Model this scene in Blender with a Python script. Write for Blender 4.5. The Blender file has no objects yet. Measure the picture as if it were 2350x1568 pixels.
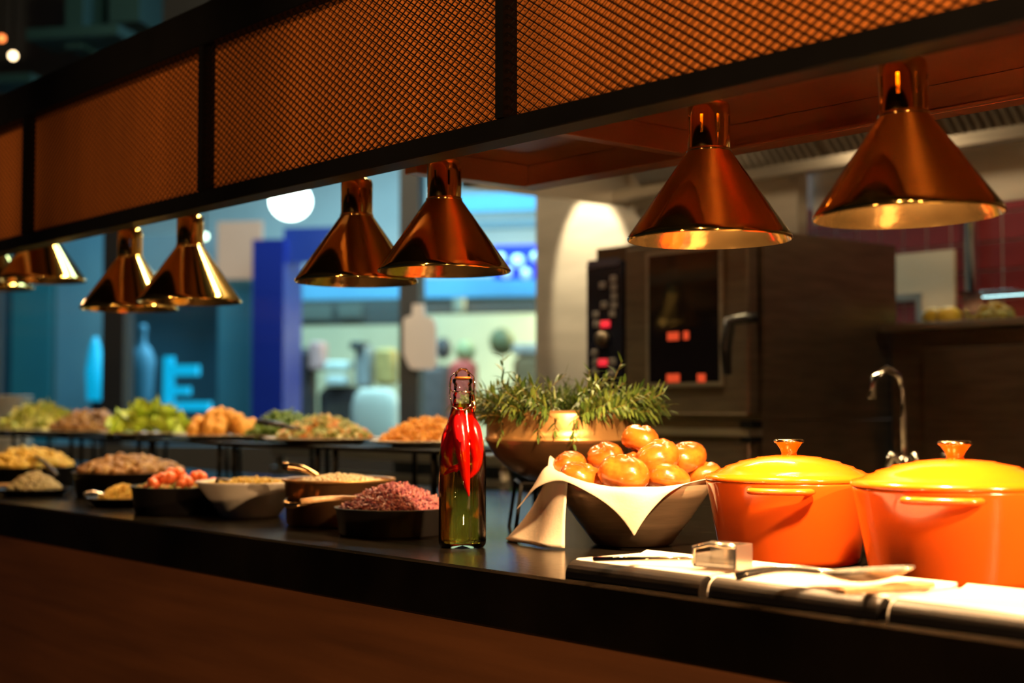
import bpy, math, random
from mathutils import Vector, Matrix, Euler

# ------------------------------------------------------------------ camera
FPX, CX, CY = 3264.0, 1175.0, 784.0          # focal length in pixels of the 2350x1568 frame
EZ = 1.16                                     # eye height
YAW, PITCH = math.radians(49.83), math.atan2(151.0, FPX)
scene = bpy.context.scene
col = scene.collection
cam_data = bpy.data.cameras.new('camera')
cam = bpy.data.objects.new('camera', cam_data)
col.objects.link(cam)
cam.location = (0, 0, EZ)
cam.rotation_euler = (math.pi / 2 + PITCH, 0, YAW)
cam_data.sensor_width = 36.0
cam_data.lens = 36.0 * FPX / 2350.0
cam_data.clip_start = 0.05
cam_data.clip_end = 100
cam_data.dof.use_dof = True
cam_data.dof.focus_distance = 2.24
cam_data.dof.aperture_fstop = 2.5
scene.camera = cam

# ------------------------------------------------------------------ view, world
scene.view_settings.view_transform = 'Standard'
scene.view_settings.look = 'None'
scene.view_settings.gamma = 1.0
scene.view_settings.use_curve_mapping = False
scene.view_settings.exposure = 0.0
cy = scene.cycles
cy.use_denoising = True
cy.max_bounces = 10
cy.transparent_max_bounces = 24
cy.sample_clamp_indirect = 6.0
cy.caustics_reflective = True
cy.caustics_refractive = True
cy.blur_glossy = 0.1

world = bpy.data.worlds.new('world')
scene.world = world
world.use_nodes = True
world.node_tree.nodes['Background'].inputs[0].default_value = (0.35, 0.5, 0.75, 1)
world.node_tree.nodes['Background'].inputs[1].default_value = 0.012

# ------------------------------------------------------------------ big lights
def light(name, kind, loc, energy, color, target=None, **kw):
    d = bpy.data.lights.new(name, kind)
    d.energy = energy
    d.color = color
    for k, v in kw.items():
        setattr(d, k, v)
    o = bpy.data.objects.new(name, d)
    col.objects.link(o)
    o.location = loc
    if target is not None:
        o.rotation_euler = (Vector(target) - Vector(loc)).to_track_quat('-Z', 'Y').to_euler()
    return o

WARM = (1.0, 0.55, 0.24)
# unseen warm spots added on the dining side to brighten the canopy mesh
for sx_, tx_, en_ in ((0.9, -0.35, 330), (0.1, -1.05, 330), (-1.0, -1.9, 190), (-2.1, -2.85, 130), (-3.2, -3.85, 110), (-4.4, -4.9, 90)):
    light('canopy_fill_spot', 'SPOT', (sx_, -1.0, 2.75), en_, WARM, (tx_, 1.34, 1.78), spot_size=0.40, spot_blend=1.0, shadow_soft_size=0.08)
light('wood_front_fill', 'POINT', (1.8, -0.9, 0.35), 110, WARM, shadow_soft_size=0.08)  # low bare points added to brighten the wood counter front
light('wood_front_fill', 'POINT', (-1.2, -1.2, 0.30), 34, WARM, shadow_soft_size=0.08)

# ------------------------------------------------------------------ pixel helpers
_cr, _sr = math.cos(YAW), math.sin(YAW)
FWD = Vector((-_sr * math.cos(PITCH), _cr * math.cos(PITCH), math.sin(PITCH)))
RGT = Vector((_cr, _sr, 0))
UPV = RGT.cross(FWD)
EYE = Vector((0, 0, EZ))

def ray(px, py):
    return FWD + RGT * ((px - CX) / FPX) + UPV * ((CY - py) / FPX)

def on_z(px, py, z):
    r = ray(px, py); return EYE + r * ((z - EZ) / r.z)

def on_y(px, py, y):
    r = ray(px, py); return EYE + r * (y / r.y)

def on_x(px, py, x):
    r = ray(px, py); return EYE + r * (x / r.x)

def at_d(px, py, d):
    return EYE + ray(px, py) * d

# the mall outside stands at an angle to the counter
BETA = math.radians(12)
MA = (Vector((_cr, _sr, 0)) * math.cos(BETA) - Vector((-_sr, _cr, 0)) * math.sin(BETA))
MB_ = (Vector((-_sr, _cr, 0)) * math.cos(BETA) + Vector((_cr, _sr, 0)) * math.sin(BETA))

def on_m(px, py, v):
    """point where the pixel's ray meets the mall plane at depth v; returns (u, z)"""
    r = ray(px, py); t = v / r.dot(MB_)
    p = r * t
    return p.dot(MA), EZ + p.z

def mw(u, v, z):
    p = MA * u + MB_ * v
    return Vector((p.x, p.y, z))

# ------------------------------------------------------------------ materials
def mat(name, color, rough=0.5, metal=0.0, var=0.12, scale=8.0, bump=0.0, bscale=60.0, stretch=(1, 1, 1),
        emit=None, estr=0.0, spec=0.5, coat=0.0, island=None, trans=0.0):
    m = bpy.data.materials.new(name)
    m.use_nodes = True
    nt = m.node_tree
    b = nt.nodes['Principled BSDF']
    b.inputs['Roughness'].default_value = rough
    b.inputs['Metallic'].default_value = metal
    b.inputs['Specular IOR Level'].default_value = spec
    b.inputs['Coat Weight'].default_value = coat
    b.inputs['Transmission Weight'].default_value = trans
    c = Vector(color)
    tc = nt.nodes.new('ShaderNodeTexCoord')
    mp = nt.nodes.new('ShaderNodeMapping')
    mp.inputs['Scale'].default_value = stretch
    nt.links.new(tc.outputs['Object'], mp.inputs[0])
    nz = nt.nodes.new('ShaderNodeTexNoise')
    nz.inputs['Scale'].default_value = scale
    nz.inputs['Detail'].default_value = 5
    nt.links.new(mp.outputs[0], nz.inputs['Vector'])
    rp = nt.nodes.new('ShaderNodeValToRGB')
    rp.color_ramp.elements[0].position = 0.3
    rp.color_ramp.elements[1].position = 0.7
    rp.color_ramp.elements[0].color = (*(c * (1 - var)), 1)
    rp.color_ramp.elements[1].color = (*[min(1, x) for x in c * (1 + var)], 1)
    if island:
        ge = nt.nodes.new('ShaderNodeNewGeometry')
        rp.color_ramp.elements[0].position = 0.0
        rp.color_ramp.elements[1].position = 1.0
        cols = island
        rp.color_ramp.elements[0].color = (*cols[0], 1)
        rp.color_ramp.elements[1].color = (*cols[-1], 1)
        for i, cc in enumerate(cols[1:-1]):
            e = rp.color_ramp.elements.new((i + 1) / (len(cols) - 1))
            e.color = (*cc, 1)
        nt.links.new(ge.outputs['Random Per Island'], rp.inputs[0])
    else:
        nt.links.new(nz.outputs['Fac'], rp.inputs[0])
    nt.links.new(rp.outputs[0], b.inputs['Base Color'])
    if bump > 0:
        nb = nt.nodes.new('ShaderNodeTexNoise')
        nb.inputs['Scale'].default_value = bscale
        nt.links.new(mp.outputs[0], nb.inputs['Vector'])
        bp = nt.nodes.new('ShaderNodeBump')
        bp.inputs['Strength'].default_value = bump
        bp.inputs['Distance'].default_value = 0.01
        nt.links.new(nb.outputs['Fac'], bp.inputs['Height'])
        nt.links.new(bp.outputs[0], b.inputs['Normal'])
    if emit:
        b.inputs['Emission Color'].default_value = (*emit, 1)
        b.inputs['Emission Strength'].default_value = estr
    return m

def clear_mat(name, tint, gloss_rough=0.02, ior=1.45, refr=0.0, r_ior=1.3):
    """clear stuff: lets light straight through, tinted, with a fresnel gloss; a share is truly refracted"""
    m = bpy.data.materials.new(name); m.use_nodes = True
    nt = m.node_tree; nt.nodes.clear()
    out = nt.nodes.new('ShaderNodeOutputMaterial')
    tr = nt.nodes.new('ShaderNodeBsdfTransparent'); tr.inputs[0].default_value = (*tint, 1)
    gl = nt.nodes.new('ShaderNodeBsdfGlossy'); gl.inputs['Roughness'].default_value = gloss_rough
    fr = nt.nodes.new('ShaderNodeFresnel'); fr.inputs[0].default_value = ior
    mx = nt.nodes.new('ShaderNodeMixShader')
    base = tr
    if refr > 0:
        rf = nt.nodes.new('ShaderNodeBsdfRefraction'); rf.inputs['IOR'].default_value = r_ior
        rf.inputs['Color'].default_value = (*tint, 1); rf.inputs['Roughness'].default_value = 0.0
        m2 = nt.nodes.new('ShaderNodeMixShader'); m2.inputs[0].default_value = refr
        nt.links.new(tr.outputs[0], m2.inputs[1]); nt.links.new(rf.outputs[0], m2.inputs[2])
        base = m2
    nt.links.new(fr.outputs[0], mx.inputs[0])
    nt.links.new(base.outputs[0], mx.inputs[1])
    nt.links.new(gl.outputs[0], mx.inputs[2])
    nt.links.new(mx.outputs[0], out.inputs[0])
    return m

M = {}
M['worktop'] = mat('worktop_dark', (0.009, 0.007, 0.005), 0.18, spec=0.06, var=0.5, scale=5, stretch=(1, 9, 1), bump=0.05, bscale=30)
M['wood'] = mat('veneer_wood', (0.23, 0.085, 0.025), 0.5, var=0.25, scale=3, stretch=(0.6, 1, 9), bump=0.05, bscale=40)
M['black_metal'] = mat('black_steel', (0.004, 0.004, 0.004), 0.5, var=0.2, spec=0.12)
M['mesh_wire'] = mat('black_wire', (0.008, 0.006, 0.005), 0.4, 0.5, var=0.2)
M['copper_sheet'] = mat('copper_sheet', (0.80, 0.25, 0.045), 0.42, 0.25, var=0.18, scale=2.5, stretch=(3, 1, 0.4), bump=0.12, bscale=3)
M['copper_beam'] = mat('copper_beam', (0.30, 0.135, 0.06), 0.33, 0.75, var=0.2, scale=3)
M['brass'] = mat('polished_copper_brass', (0.83, 0.56, 0.17), 0.09, 1.0, var=0.08, scale=3)
M['lamp_inner'] = mat('lamp_inner', (0.93, 0.55, 0.20), 0.15, 1.0, var=0.1, scale=20, bump=0.05, bscale=40)
M['bulb'] = mat('bulb_on', (1, 0.8, 0.5), 0.3, emit=(1.0, 0.66, 0.32), estr=32)
M['bulb_low'] = mat('bulb_low', (1, 0.8, 0.5), 0.3, emit=(1.0, 0.62, 0.25), estr=2.0)
M['bulb_off'] = mat('bulb_off', (0.7, 0.4, 0.25), 0.25)
M['steel'] = mat('brushed_steel', (0.42, 0.38, 0.32), 0.32, 0.85, var=0.15, scale=6, stretch=(1, 1, 12))
M['steel_dark'] = mat('dark_steel', (0.20, 0.16, 0.12), 0.34, 0.8, var=0.2, scale=6, stretch=(1, 1, 8))
M['steel_satin'] = mat('satin_steel', (0.46, 0.43, 0.38), 0.45, 0.5, var=0.12, scale=3, stretch=(1, 1, 6))
M['bright_steel'] = mat('bright_satin_steel', (0.82, 0.76, 0.68), 0.18, 0.9, var=0.05)
M['chrome'] = mat('chrome', (0.8, 0.75, 0.68), 0.08, 1.0, var=0.03)
M['black_plastic'] = mat('black_plastic', (0.012, 0.012, 0.014), 0.3)
M['panel_black'] = mat('panel_black', (0.008, 0.010, 0.022), 0.25)
M['tile'] = mat('maroon_tile', (0.16, 0.022, 0.022), 0.18, var=0.3, scale=4)
M['grout'] = mat('grout', (0.30, 0.22, 0.20), 0.8)
M['plaster'] = mat('dark_plaster', (0.10, 0.085, 0.07), 0.8)
M['ceil'] = mat('dark_ceiling', (0.016, 0.018, 0.02), 0.8)
M['floor'] = mat('dark_floor', (0.045, 0.04, 0.036), 0.35, var=0.3)
M['cream_board'] = mat('cream_board', (0.62, 0.52, 0.34), 0.5, var=0.05)
M['enamel'] = mat('orange_enamel', (0.86, 0.115, 0.008), 0.16, var=0.06, scale=3, coat=0.6)
M['enamel_lid'] = mat('orange_enamel_lid', (0.85, 0.118, 0.004), 0.16, var=0.06, scale=3, coat=0.6)
M['knob'] = mat('bronze_knob', (0.80, 0.52, 0.26), 0.16, 1.0)
M['porcelain'] = mat('white_porcelain', (0.78, 0.70, 0.60), 0.2, var=0.04)
M['plate_dim'] = mat('cream_plate', (0.55, 0.46, 0.34), 0.3, var=0.05)
M['black_dish'] = mat('black_cast_dish', (0.008, 0.007, 0.007), 0.45, var=0.2, spec=0.25)
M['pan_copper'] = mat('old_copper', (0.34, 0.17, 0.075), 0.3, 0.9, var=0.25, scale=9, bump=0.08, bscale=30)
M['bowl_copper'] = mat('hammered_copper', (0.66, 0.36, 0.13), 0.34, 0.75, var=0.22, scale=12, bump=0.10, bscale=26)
M['bun'] = mat('glazed_bun', (0.45, 0.105, 0.010), 0.26, var=0.45, scale=1.6, coat=0.4)
M['napkin'] = mat('linen_napkin', (0.80, 0.66, 0.50), 0.75, var=0.05, scale=40, bump=0.04, bscale=200)
M['bowl_steel'] = mat('brushed_bowl', (0.55, 0.40, 0.26), 0.38, 0.7, var=0.18, scale=10, stretch=(1, 1, 14))
M['leaf'] = mat('herb_leaf', (0.11, 0.20, 0.035), 0.42, var=0.3, scale=20, island=[(0.035, 0.080, 0.012), (0.085, 0.155, 0.022), (0.16, 0.22, 0.04)])
M['stem'] = mat('herb_stem', (0.20, 0.15, 0.03), 0.5)
M['soil'] = mat('soil', (0.02, 0.012, 0.008), 0.9)
M['chili'] = mat('red_chili', (0.62, 0.006, 0.008), 0.18, var=0.15, scale=10, coat=0.5)
M['chili_stem'] = mat('green_chili_stem', (0.14, 0.20, 0.03), 0.5)
M['glass'] = clear_mat('bottle_glass', (0.93, 0.95, 0.90))
M['oil'] = clear_mat('olive_oil', (1.0, 0.80, 0.24), ior=1.2, refr=0.45, r_ior=1.18)
M['pane'] = clear_mat('window_pane', (0.82, 0.93, 0.96), ior=1.3)
M['box_clear'] = clear_mat('clear_plastic', (0.88, 0.88, 0.82), ior=1.4, gloss_rough=0.1)
M['oven_glass'] = mat('oven_glass', (0.006, 0.004, 0.004), 0.06, spec=0.6)
M['wood_handle'] = mat('wood_handle', (0.48, 0.27, 0.12), 0.4, var=0.2, scale=20, stretch=(1, 6, 6))

# ------------------------------------------------------------------ mesh builder
class MB:
    def __init__(self):
        self.v, self.f, self.s, self.mi = [], [], [], []
        self.cur = 0
    def add(self, vs, fs, smooth=False):
        n = len(self.v)
        self.v += [tuple(p) for p in vs]
        for f in fs:
            self.f.append([i + n for i in f]); self.s.append(smooth); self.mi.append(self.cur)
        return self
    def box(self, x0, x1, y0, y1, z0, z1, bev=0.0):
        if bev <= 0:
            vs = [(x, y, z) for z in (z0, z1) for y in (y0, y1) for x in (x0, x1)]
            return self.add(vs, [(0, 2, 3, 1), (4, 5, 7, 6), (0, 1, 5, 4), (2, 6, 7, 3), (0, 4, 6, 2), (1, 3, 7, 5)])
        b = bev
        rings = []
        for z, i in ((z0, b), (z0 + b, 0), (z1 - b, 0), (z1, b)):
            X0, X1, Y0, Y1 = x0 + i, x1 - i, y0 + i, y1 - i
            rings.append([(X0 + b, Y0, z), (X1 - b, Y0, z), (X1, Y0 + b, z), (X1, Y1 - b, z), (X1 - b, Y1, z), (X0 + b, Y1, z), (X0, Y1 - b, z), (X0, Y0 + b, z)])
        vs = [p for r in rings for p in r]
        fs = [tuple(range(7, -1, -1)), tuple(range(24, 32))]
        for k in range(3):
            for i in range(8):
                j = (i + 1) % 8
                fs.append((k * 8 + i, k * 8 + j, k * 8 + 8 + j, k * 8 + 8 + i))
        return self.add(vs, fs)
    def lathe(self, prof, c=(0, 0, 0), n=48, smooth=True, closed=False, sx=1.0, sy=1.0):
        """prof: list of (r, z)"""
        vs = []; idx = []
        for r, z in prof:
            if r < 1e-6:
                idx.append([len(vs)] * n); vs.append((c[0], c[1], c[2] + z))
            else:
                idx.append(list(range(len(vs), len(vs) + n)))
                for i in range(n):
                    a = 2 * math.pi * i / n
                    vs.append((c[0] + r * math.cos(a) * sx, c[1] + r * math.sin(a) * sy, c[2] + z))
        fs = []
        m = len(prof)
        for k in range(m if closed else m - 1):
            A, B = idx[k], idx[(k + 1) % m]
            for i in range(n):
                j = (i + 1) % n
                q = []
                for t in (A[i], A[j], B[j], B[i]):
                    if t not in q: q.append(t)
                if len(q) > 2: fs.append(tuple(q))
        return self.add(vs, fs, smooth)
    def tube(self, pts, r, n=8, smooth=True, cap=True):
        pts = [Vector(p) for p in pts]
        rs = r if isinstance(r, (list, tuple)) else [r] * len(pts)
        vs = []; up = Vector((0.03, 0.05, 1)).normalized()
        for i, p in enumerate(pts):
            t = (pts[min(i + 1, len(pts) - 1)] - pts[max(i - 1, 0)]).normalized()
            if abs(t.dot(up)) > 0.97: up2 = Vector((1, 0.1, 0))
            else: up2 = up
            a = t.cross(up2).normalized(); b = t.cross(a).normalized()
            if i and (a.dot(pa) < 0): a, b = -a, -b
            pa = a
            for k in range(n):
                an = 2 * math.pi * k / n
                vs.append(p + (a * math.cos(an) + b * math.sin(an)) * rs[i])
        fs = []
        for i in range(len(pts) - 1):
            for k in range(n):
                l = (k + 1) % n
                fs.append((i * n + k, i * n + l, i * n + n + l, i * n + n + k))
        if cap:
            fs.append(tuple(range(n - 1, -1, -1))); e = (len(pts) - 1) * n
            fs.append(tuple(range(e, e + n)))
        return self.add(vs, fs, smooth)
    def lump(self, c, rx, ry, rz, rng, seg=6, rings=4, jit=0.15, rot=None):
        vs = []; R = rot if rot else Matrix.Identity(3)
        def P(x, y, z):
            k = 1 + rng.uniform(-jit, jit)
            return Vector(c) + R @ Vector((x * rx * k, y * ry * k, z * rz * k))
        vs.append(P(0, 0, -1))
        for i in range(1, rings):
            ph = -math.pi / 2 + math.pi * i / rings
            for k in range(seg):
                a = 2 * math.pi * k / seg
                vs.append(P(math.cos(ph) * math.cos(a), math.cos(ph) * math.sin(a), math.sin(ph)))
        vs.append(P(0, 0, 1)); top = len(vs) - 1
        fs = []
        for k in range(seg):
            l = (k + 1) % seg
            fs.append((0, 1 + l, 1 + k))
            for i in range(rings - 2):
                o = 1 + i * seg
                fs.append((o + k, o + l, o + seg + l, o + seg + k))
            o = 1 + (rings - 2) * seg
            fs.append((o + k, o + l, top))
        return self.add(vs, fs, True)
    def xform(self, mtx, start=0):
        for i in range(start, len(self.v)):
            self.v[i] = tuple(mtx @ Vector(self.v[i]))
        return self
    def build(self, name, mats, parent=None, loc=None, label=None, cat=None, group=None, kind=None):
        me = bpy.data.meshes.new(name)
        me.from_pydata(self.v, [], self.f)
        if not isinstance(mats, (list, tuple)): mats = [mats]
        for m in mats: me.materials.append(M[m] if isinstance(m, str) else m)
        me.polygons.foreach_set('use_smooth', self.s)
        me.polygons.foreach_set('material_index', self.mi)
        me.update()
        o = bpy.data.objects.new(name, me)
        col.objects.link(o)
        if loc is not None: o.location = loc
        if parent is not None: o.parent = parent
        return tag(o, label, cat, group, kind)

def tag(o, label=None, cat=None, group=None, kind=None):
    if label: o['label'] = label
    if cat: o['category'] = cat
    if group: o['group'] = group
    if kind: o['kind'] = kind
    return o

def empty(name, loc, label, cat, group=None, rz=0.0, rot=None):
    o = bpy.data.objects.new(name, None); col.objects.link(o)
    o.location = loc
    o.rotation_euler = rot if rot else (0, 0, rz)
    o.empty_display_size = 0.05
    return tag(o, label, cat, group)

def box(name, x0, x1, y0, y1, z0, z1, m, parent=None, bev=0.0, **kw):
    return MB().box(min(x0, x1), max(x0, x1), min(y0, y1), max(y0, y1), min(z0, z1), max(z0, z1), bev).build(name, m, parent, **kw)

def mesh_copy(src, name, loc, parent=None, rot=None, scale=None, **kw):
    o = src.copy(); o.name = name; col.objects.link(o)
    for k in list(o.keys()): del o[k]
    o.location = loc
    if rot is not None: o.rotation_euler = rot
    if scale is not None: o.scale = scale
    o.parent = parent
    return tag(o, **kw)

# ================================================================== SETTING
CT = 0.92            # counter top height
CF = 1.34            # front edge of the counter
box('floor', -16, 4, -4, 14, -0.1, 0.0, 'floor', kind='structure')
box('ceiling', -16, 4, -4, 14, 4.2, 4.3, 'ceil', kind='structure')
# kitchen back wall: steel clad on the left, tiled on the right
WY = 3.72
wl = box('wall_back', -4.26, -2.95, WY, WY + 0.05, 0, 3.0, 'steel_satin', kind='structure')
TY = 4.36
wr = box('wall_tiled', -3.9, 2.6, TY, TY + 0.2, 0, 3.0, 'grout', kind='structure')
box('wall_right', 2.6, 2.75, 1.0, 4.6, 0, 3.0, 'plaster', kind='structure')
tp = 0.098
tile_src = None
for i in range(42):
    for j in range(6):
        x = -3.62 + i * tp; z = 1.38 + j * tp
        if tile_src is None:
            tile_src = MB().box(-0.0465, 0.0465, -0.006, 0.0, -0.0465, 0.0465, 0.003).build('tile', 'tile', wr, loc=(x, TY, z))
        else:
            mesh_copy(tile_src, 'tile', (x, TY, z), wr)

# ================================================================== COUNTER
wt = box('worktop', -7.6, 1.3, CF, 2.62, CT - 0.086, CT, 'worktop', bev=0.004,
         label='long black worktop carrying the buffet, glossy with a thick edge', cat='worktop')
cb = empty('counter_base', (-3.0, CF + 0.02, 0), 'brown wood veneer counter front under the black worktop', 'counter')
box('front_panel', -4.5, 4.2, 0.0, 0.025, 0.08, CT - 0.0865, 'wood', cb)
box('body', -4.5, 4.2, 0.025, 1.2, 0.08, CT - 0.0865, 'steel_dark', cb)
box('plinth', -4.5, 4.2, 0.06, 1.1, 0.0, 0.08, 'black_metal', cb)

# ================================================================== CANOPY
ZB, ZM0, ZM1, ZT = EZ + 0.399, EZ + 0.430, EZ + 0.722, EZ + 0.805
cn = empty('canopy', (-3.0, CF, ZB), 'black framed canopy with diamond wire mesh over copper sheet above the counter', 'canopy')
cn_off = Vector((3.0, -CF, -ZB))
def cbox(name, x0, x1, y0, y1, z0, z1, m, bev=0.0, **kw):
    return box(name, x0 + 3.0, x1 + 3.0, y0 - CF, y1 - CF, z0 - ZB, z1 - ZB, m, cn, bev, **kw)
XL, XR = -7.4, 1.3
cbox('bottom_rail', XL, XR, CF, CF + 0.05, ZB, ZM0, 'black_metal', 0.002)
cbox('top_rail', XL, XR, CF - 0.004, CF + 0.06, ZM1, ZT, 'black_metal', 0.002)
posts = [0.685 - 0.928 * 1, 0.685, 1.615, 2.549, 3.471, 4.40, 5.33, 6.26, 7.19]
for s in posts:
    cbox('post', -s - 0.009, -s + 0.009, CF - 0.002, CF + 0.03, ZM0, ZM1, 'black_metal')
DH, DV, WR = 0.0217, 0.01365, 0.0011
for k in range(len(posts) - 1):
    x1, x0 = -posts[k] - 0.009, -posts[k + 1] + 0.009
    w, h = x1 - x0, ZM1 - ZM0
    cbox('copper_sheet', x0, x1, CF + 0.026, CF + 0.029, ZM0, ZM1, 'copper_sheet')
    b = MB(); sl = DV / DH
    for sgn in (1, -1):
        n0 = int(-h / sl / DH) - 2
        for i in range(n0, int(w / DH) + 3 - n0 * 0 + int(h / sl / DH) + 2):
            # line z = sgn*sl*(x - i*DH) (+h for the falling ones)
            pts = []
            xs = i * DH
            za = lambda x: (x - xs) * sl if sgn > 0 else h - (x - xs) * sl
            # clip to 0..w, 0..h
            xa, xb = xs, xs + h / sl
            xa, xb = max(xa, 0), min(xb, w)
            if xb - xa < 1e-4: continue
            pa = (x0 + xa + 3.0, 0.008 + (0.001 if sgn > 0 else -0.001), za(xa) + ZM0 - ZB)
            pb = (x0 + xb + 3.0, 0.008 + (0.001 if sgn > 0 else -0.001), za(xb) + ZM0 - ZB)
            b.tube([pa, pb], WR, n=4, smooth=False, cap=False)
    b.build('wire_mesh', 'mesh_wire', cn, kind='stuff')
# underside, back beam and cross beams of the copper clad frame
UZ, BZ, BY = EZ + 0.512, EZ + 0.465, 1.955
cbox('soffit', -2.30, XR, CF + 0.05, BY + 0.05, UZ, UZ + 0.012, 'copper_beam')
cbox('soffit', XL, -2.301, CF + 0.05, 1.60, EZ + 0.56, EZ + 0.572, 'copper_beam')
cbox('roof', -2.301, XR, CF + 0.06, 1.9, ZT - 0.02, ZT, 'black_metal')
cbox('roof', XL, -2.302, CF + 0.06, 1.62, ZT - 0.02, ZT, 'black_metal')
cbox('back_beam', -2.30, XR, BY, BY + 0.045, BZ, UZ, 'copper_beam', 0.0015)
cbox('back_beam', XL, -2.301, 1.57, 1.60, EZ + 0.535, EZ + 0.56, 'copper_beam')
cbox('cross_beam', -2.30, -2.262, 1.66, BY, BZ, UZ, 'copper_beam', 0.0015)
cbox('cross_beam', -1.81, -1.783, 1.60, BY, BZ + 0.002, UZ, 'copper_beam', 0.0015)
cbox('trim_lip', -2.262, XR, BY - 0.012, BY, BZ, BZ + 0.004, 'copper_beam')
for s in (0.1, 2.9, 4.9):
    cbox('hanger', -s - 0.01, -s + 0.01, 1.55, 1.57, ZT, 4.2, 'black_metal')
cbox('lamp_track', XL, -2.32, 1.52, 1.56, EZ + 0.545, EZ + 0.56, 'black_metal')

# ================================================================== HEAT LAMPS
LY = 1.54
LK = LY / 1.63
def lamp_geo():
    sh = MB()
    prof = [(0.1245, 0.0), (0.1262, 0.002), (0.1255, 0.005), (0.121, 0.012), (0.034, 0.1365), (0.0325, 0.140)]
    inn = [(0.031, 0.139), (0.0325, 0.1345), (0.119, 0.0105), (0.1235, 0.0)]
    sh.lathe(prof, n=64)
    sh.cur = 1
    sh.lathe(inn, n=64)
    # collar with vent slots
    co = MB(); N = 48; H = [0.137, 0.162, 0.190, 0.204, 0.211, 0.214]; Rr = [0.0325, 0.0325, 0.0325, 0.0325, 0.0305, 0.024]
    vs = []
    for r, z in zip(Rr, H):
        for i in range(N):
            a = 2 * math.pi * (i + 0.5) / N
            vs.append((r * math.cos(a), r * math.sin(a), z))
    fs = []
    for k in range(len(H) - 1):
        for i in range(N):
            if k == 1 and i % 6 == 2: continue
            j = (i + 1) % N
            fs.append((k * N + i, k * N + j, k * N + N + j, k * N + N + i))
    co.add(vs, fs, True)
    ri = MB(); ri.lathe([(0.0325, 0.1345), (0.0345, 0.1365), (0.0345, 0.1395), (0.0325, 0.1415)], n=48)
    st = MB(); st.lathe([(0.0, 0.209), (0.021, 0.209), (0.021, 0.250), (0.018, 0.2535), (0, 0.2535)], n=32)
    kn = MB()
    for a in (math.radians(-70), math.radians(20)):
        d = Vector((math.cos(a), math.sin(a), 0))
        kn.tube([d * 0.0212 + Vector((0, 0, 0.238)), d * 0.030 + Vector((0, 0, 0.238))], 0.0055, 10)
    bu = MB(); bu.lathe([(0, 0.058), (0.02, 0.060), (0.036, 0.070), (0.036, 0.082), (0.018, 0.12), (0.014, 0.16), (0, 0.165)], n=24)
    return sh, co, ri, st, kn, bu
LG = None
def heat_lamp(s, zr, watts, label, top, tilt=(0, 0), group=None):
    global LG
    s = s * LK
    o = empty('heat_lamp', (-s, LY, zr), label, 'lamp', group, rot=(math.radians(tilt[0]), math.radians(tilt[1]), 0))
    o.scale = (LK, LK, LK)
    bm = 'bulb' if watts > 10 else ('bulb_low' if watts > 0.9 else 'bulb_off')
    if LG is None:
        sh, co, ri, st, kn, bu = lamp_geo()
        LG = [sh.build('shade', ['brass', 'lamp_inner'], o), co.build('collar', 'brass', o), ri.build('collar_ring', 'brass', o),
              st.build('stem', 'copper_beam', o), kn.build('switch_knob', 'black_plastic', o), bu.build('bulb', 'bulb', o)]
        LG.append(bu)
    else:
        for p in LG[:5]:
            mesh_copy(p, p.name.split('.')[0], (0, 0, 0), o)
        LG[6].build('bulb', bm, o)
    MB().tube([(0, 0, 0.2535), (0, 0, (top - zr) / LK)], 0.006, 8).build('rod', 'black_metal', o)
    if watts > 0:
        l = light('heat_bulb_light', 'POINT', (0, 0, 0.035), watts, (1.0, 0.60, 0.27), shadow_soft_size=0.018)
        l.parent = o
    return o
LZ = EZ + 0.255 * LK
heat_lamp(1.108, LZ, 62, 'lit copper heat lamp hanging over the orange pot by the third tray', UZ, (0.5, -1.2))
heat_lamp(1.462, LZ, 62, 'lit copper heat lamp hanging over the orange pot beside the bread bowl', UZ)
heat_lamp(0.10, LZ, 55, 'lit copper heat lamp over the bare worktop beyond the third tray', UZ)
heat_lamp(0.44, LZ, 55, 'lit copper heat lamp hanging over the end of the third tray', UZ)
heat_lamp(2.13, LZ, 0.4, 'unlit copper heat lamp hanging in front of the copper cross beam, beside the herb bowl', UZ)
heat_lamp(2.425, LZ, 1.2, 'brass heat lamp hanging above the copper pan, its shade half behind another', EZ + 0.545)
heat_lamp(3.149, LZ, 1.4, 'brass heat lamp with a bright streak, nearer the bottle of its pair', EZ + 0.545)
heat_lamp(3.483, LZ, 1.4, 'brass heat lamp partly behind its twin, hanging before the dark column', EZ + 0.545)
heat_lamp(4.07, LZ + 0.115 * LK, 1.4, 'brass heat lamp hung high above the wide dish of roast vegetables', EZ + 0.56)
heat_lamp(4.466, LZ + 0.118 * LK, 1.4, 'brass heat lamp hung high over the plate stack end of the counter', EZ + 0.56)

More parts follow.
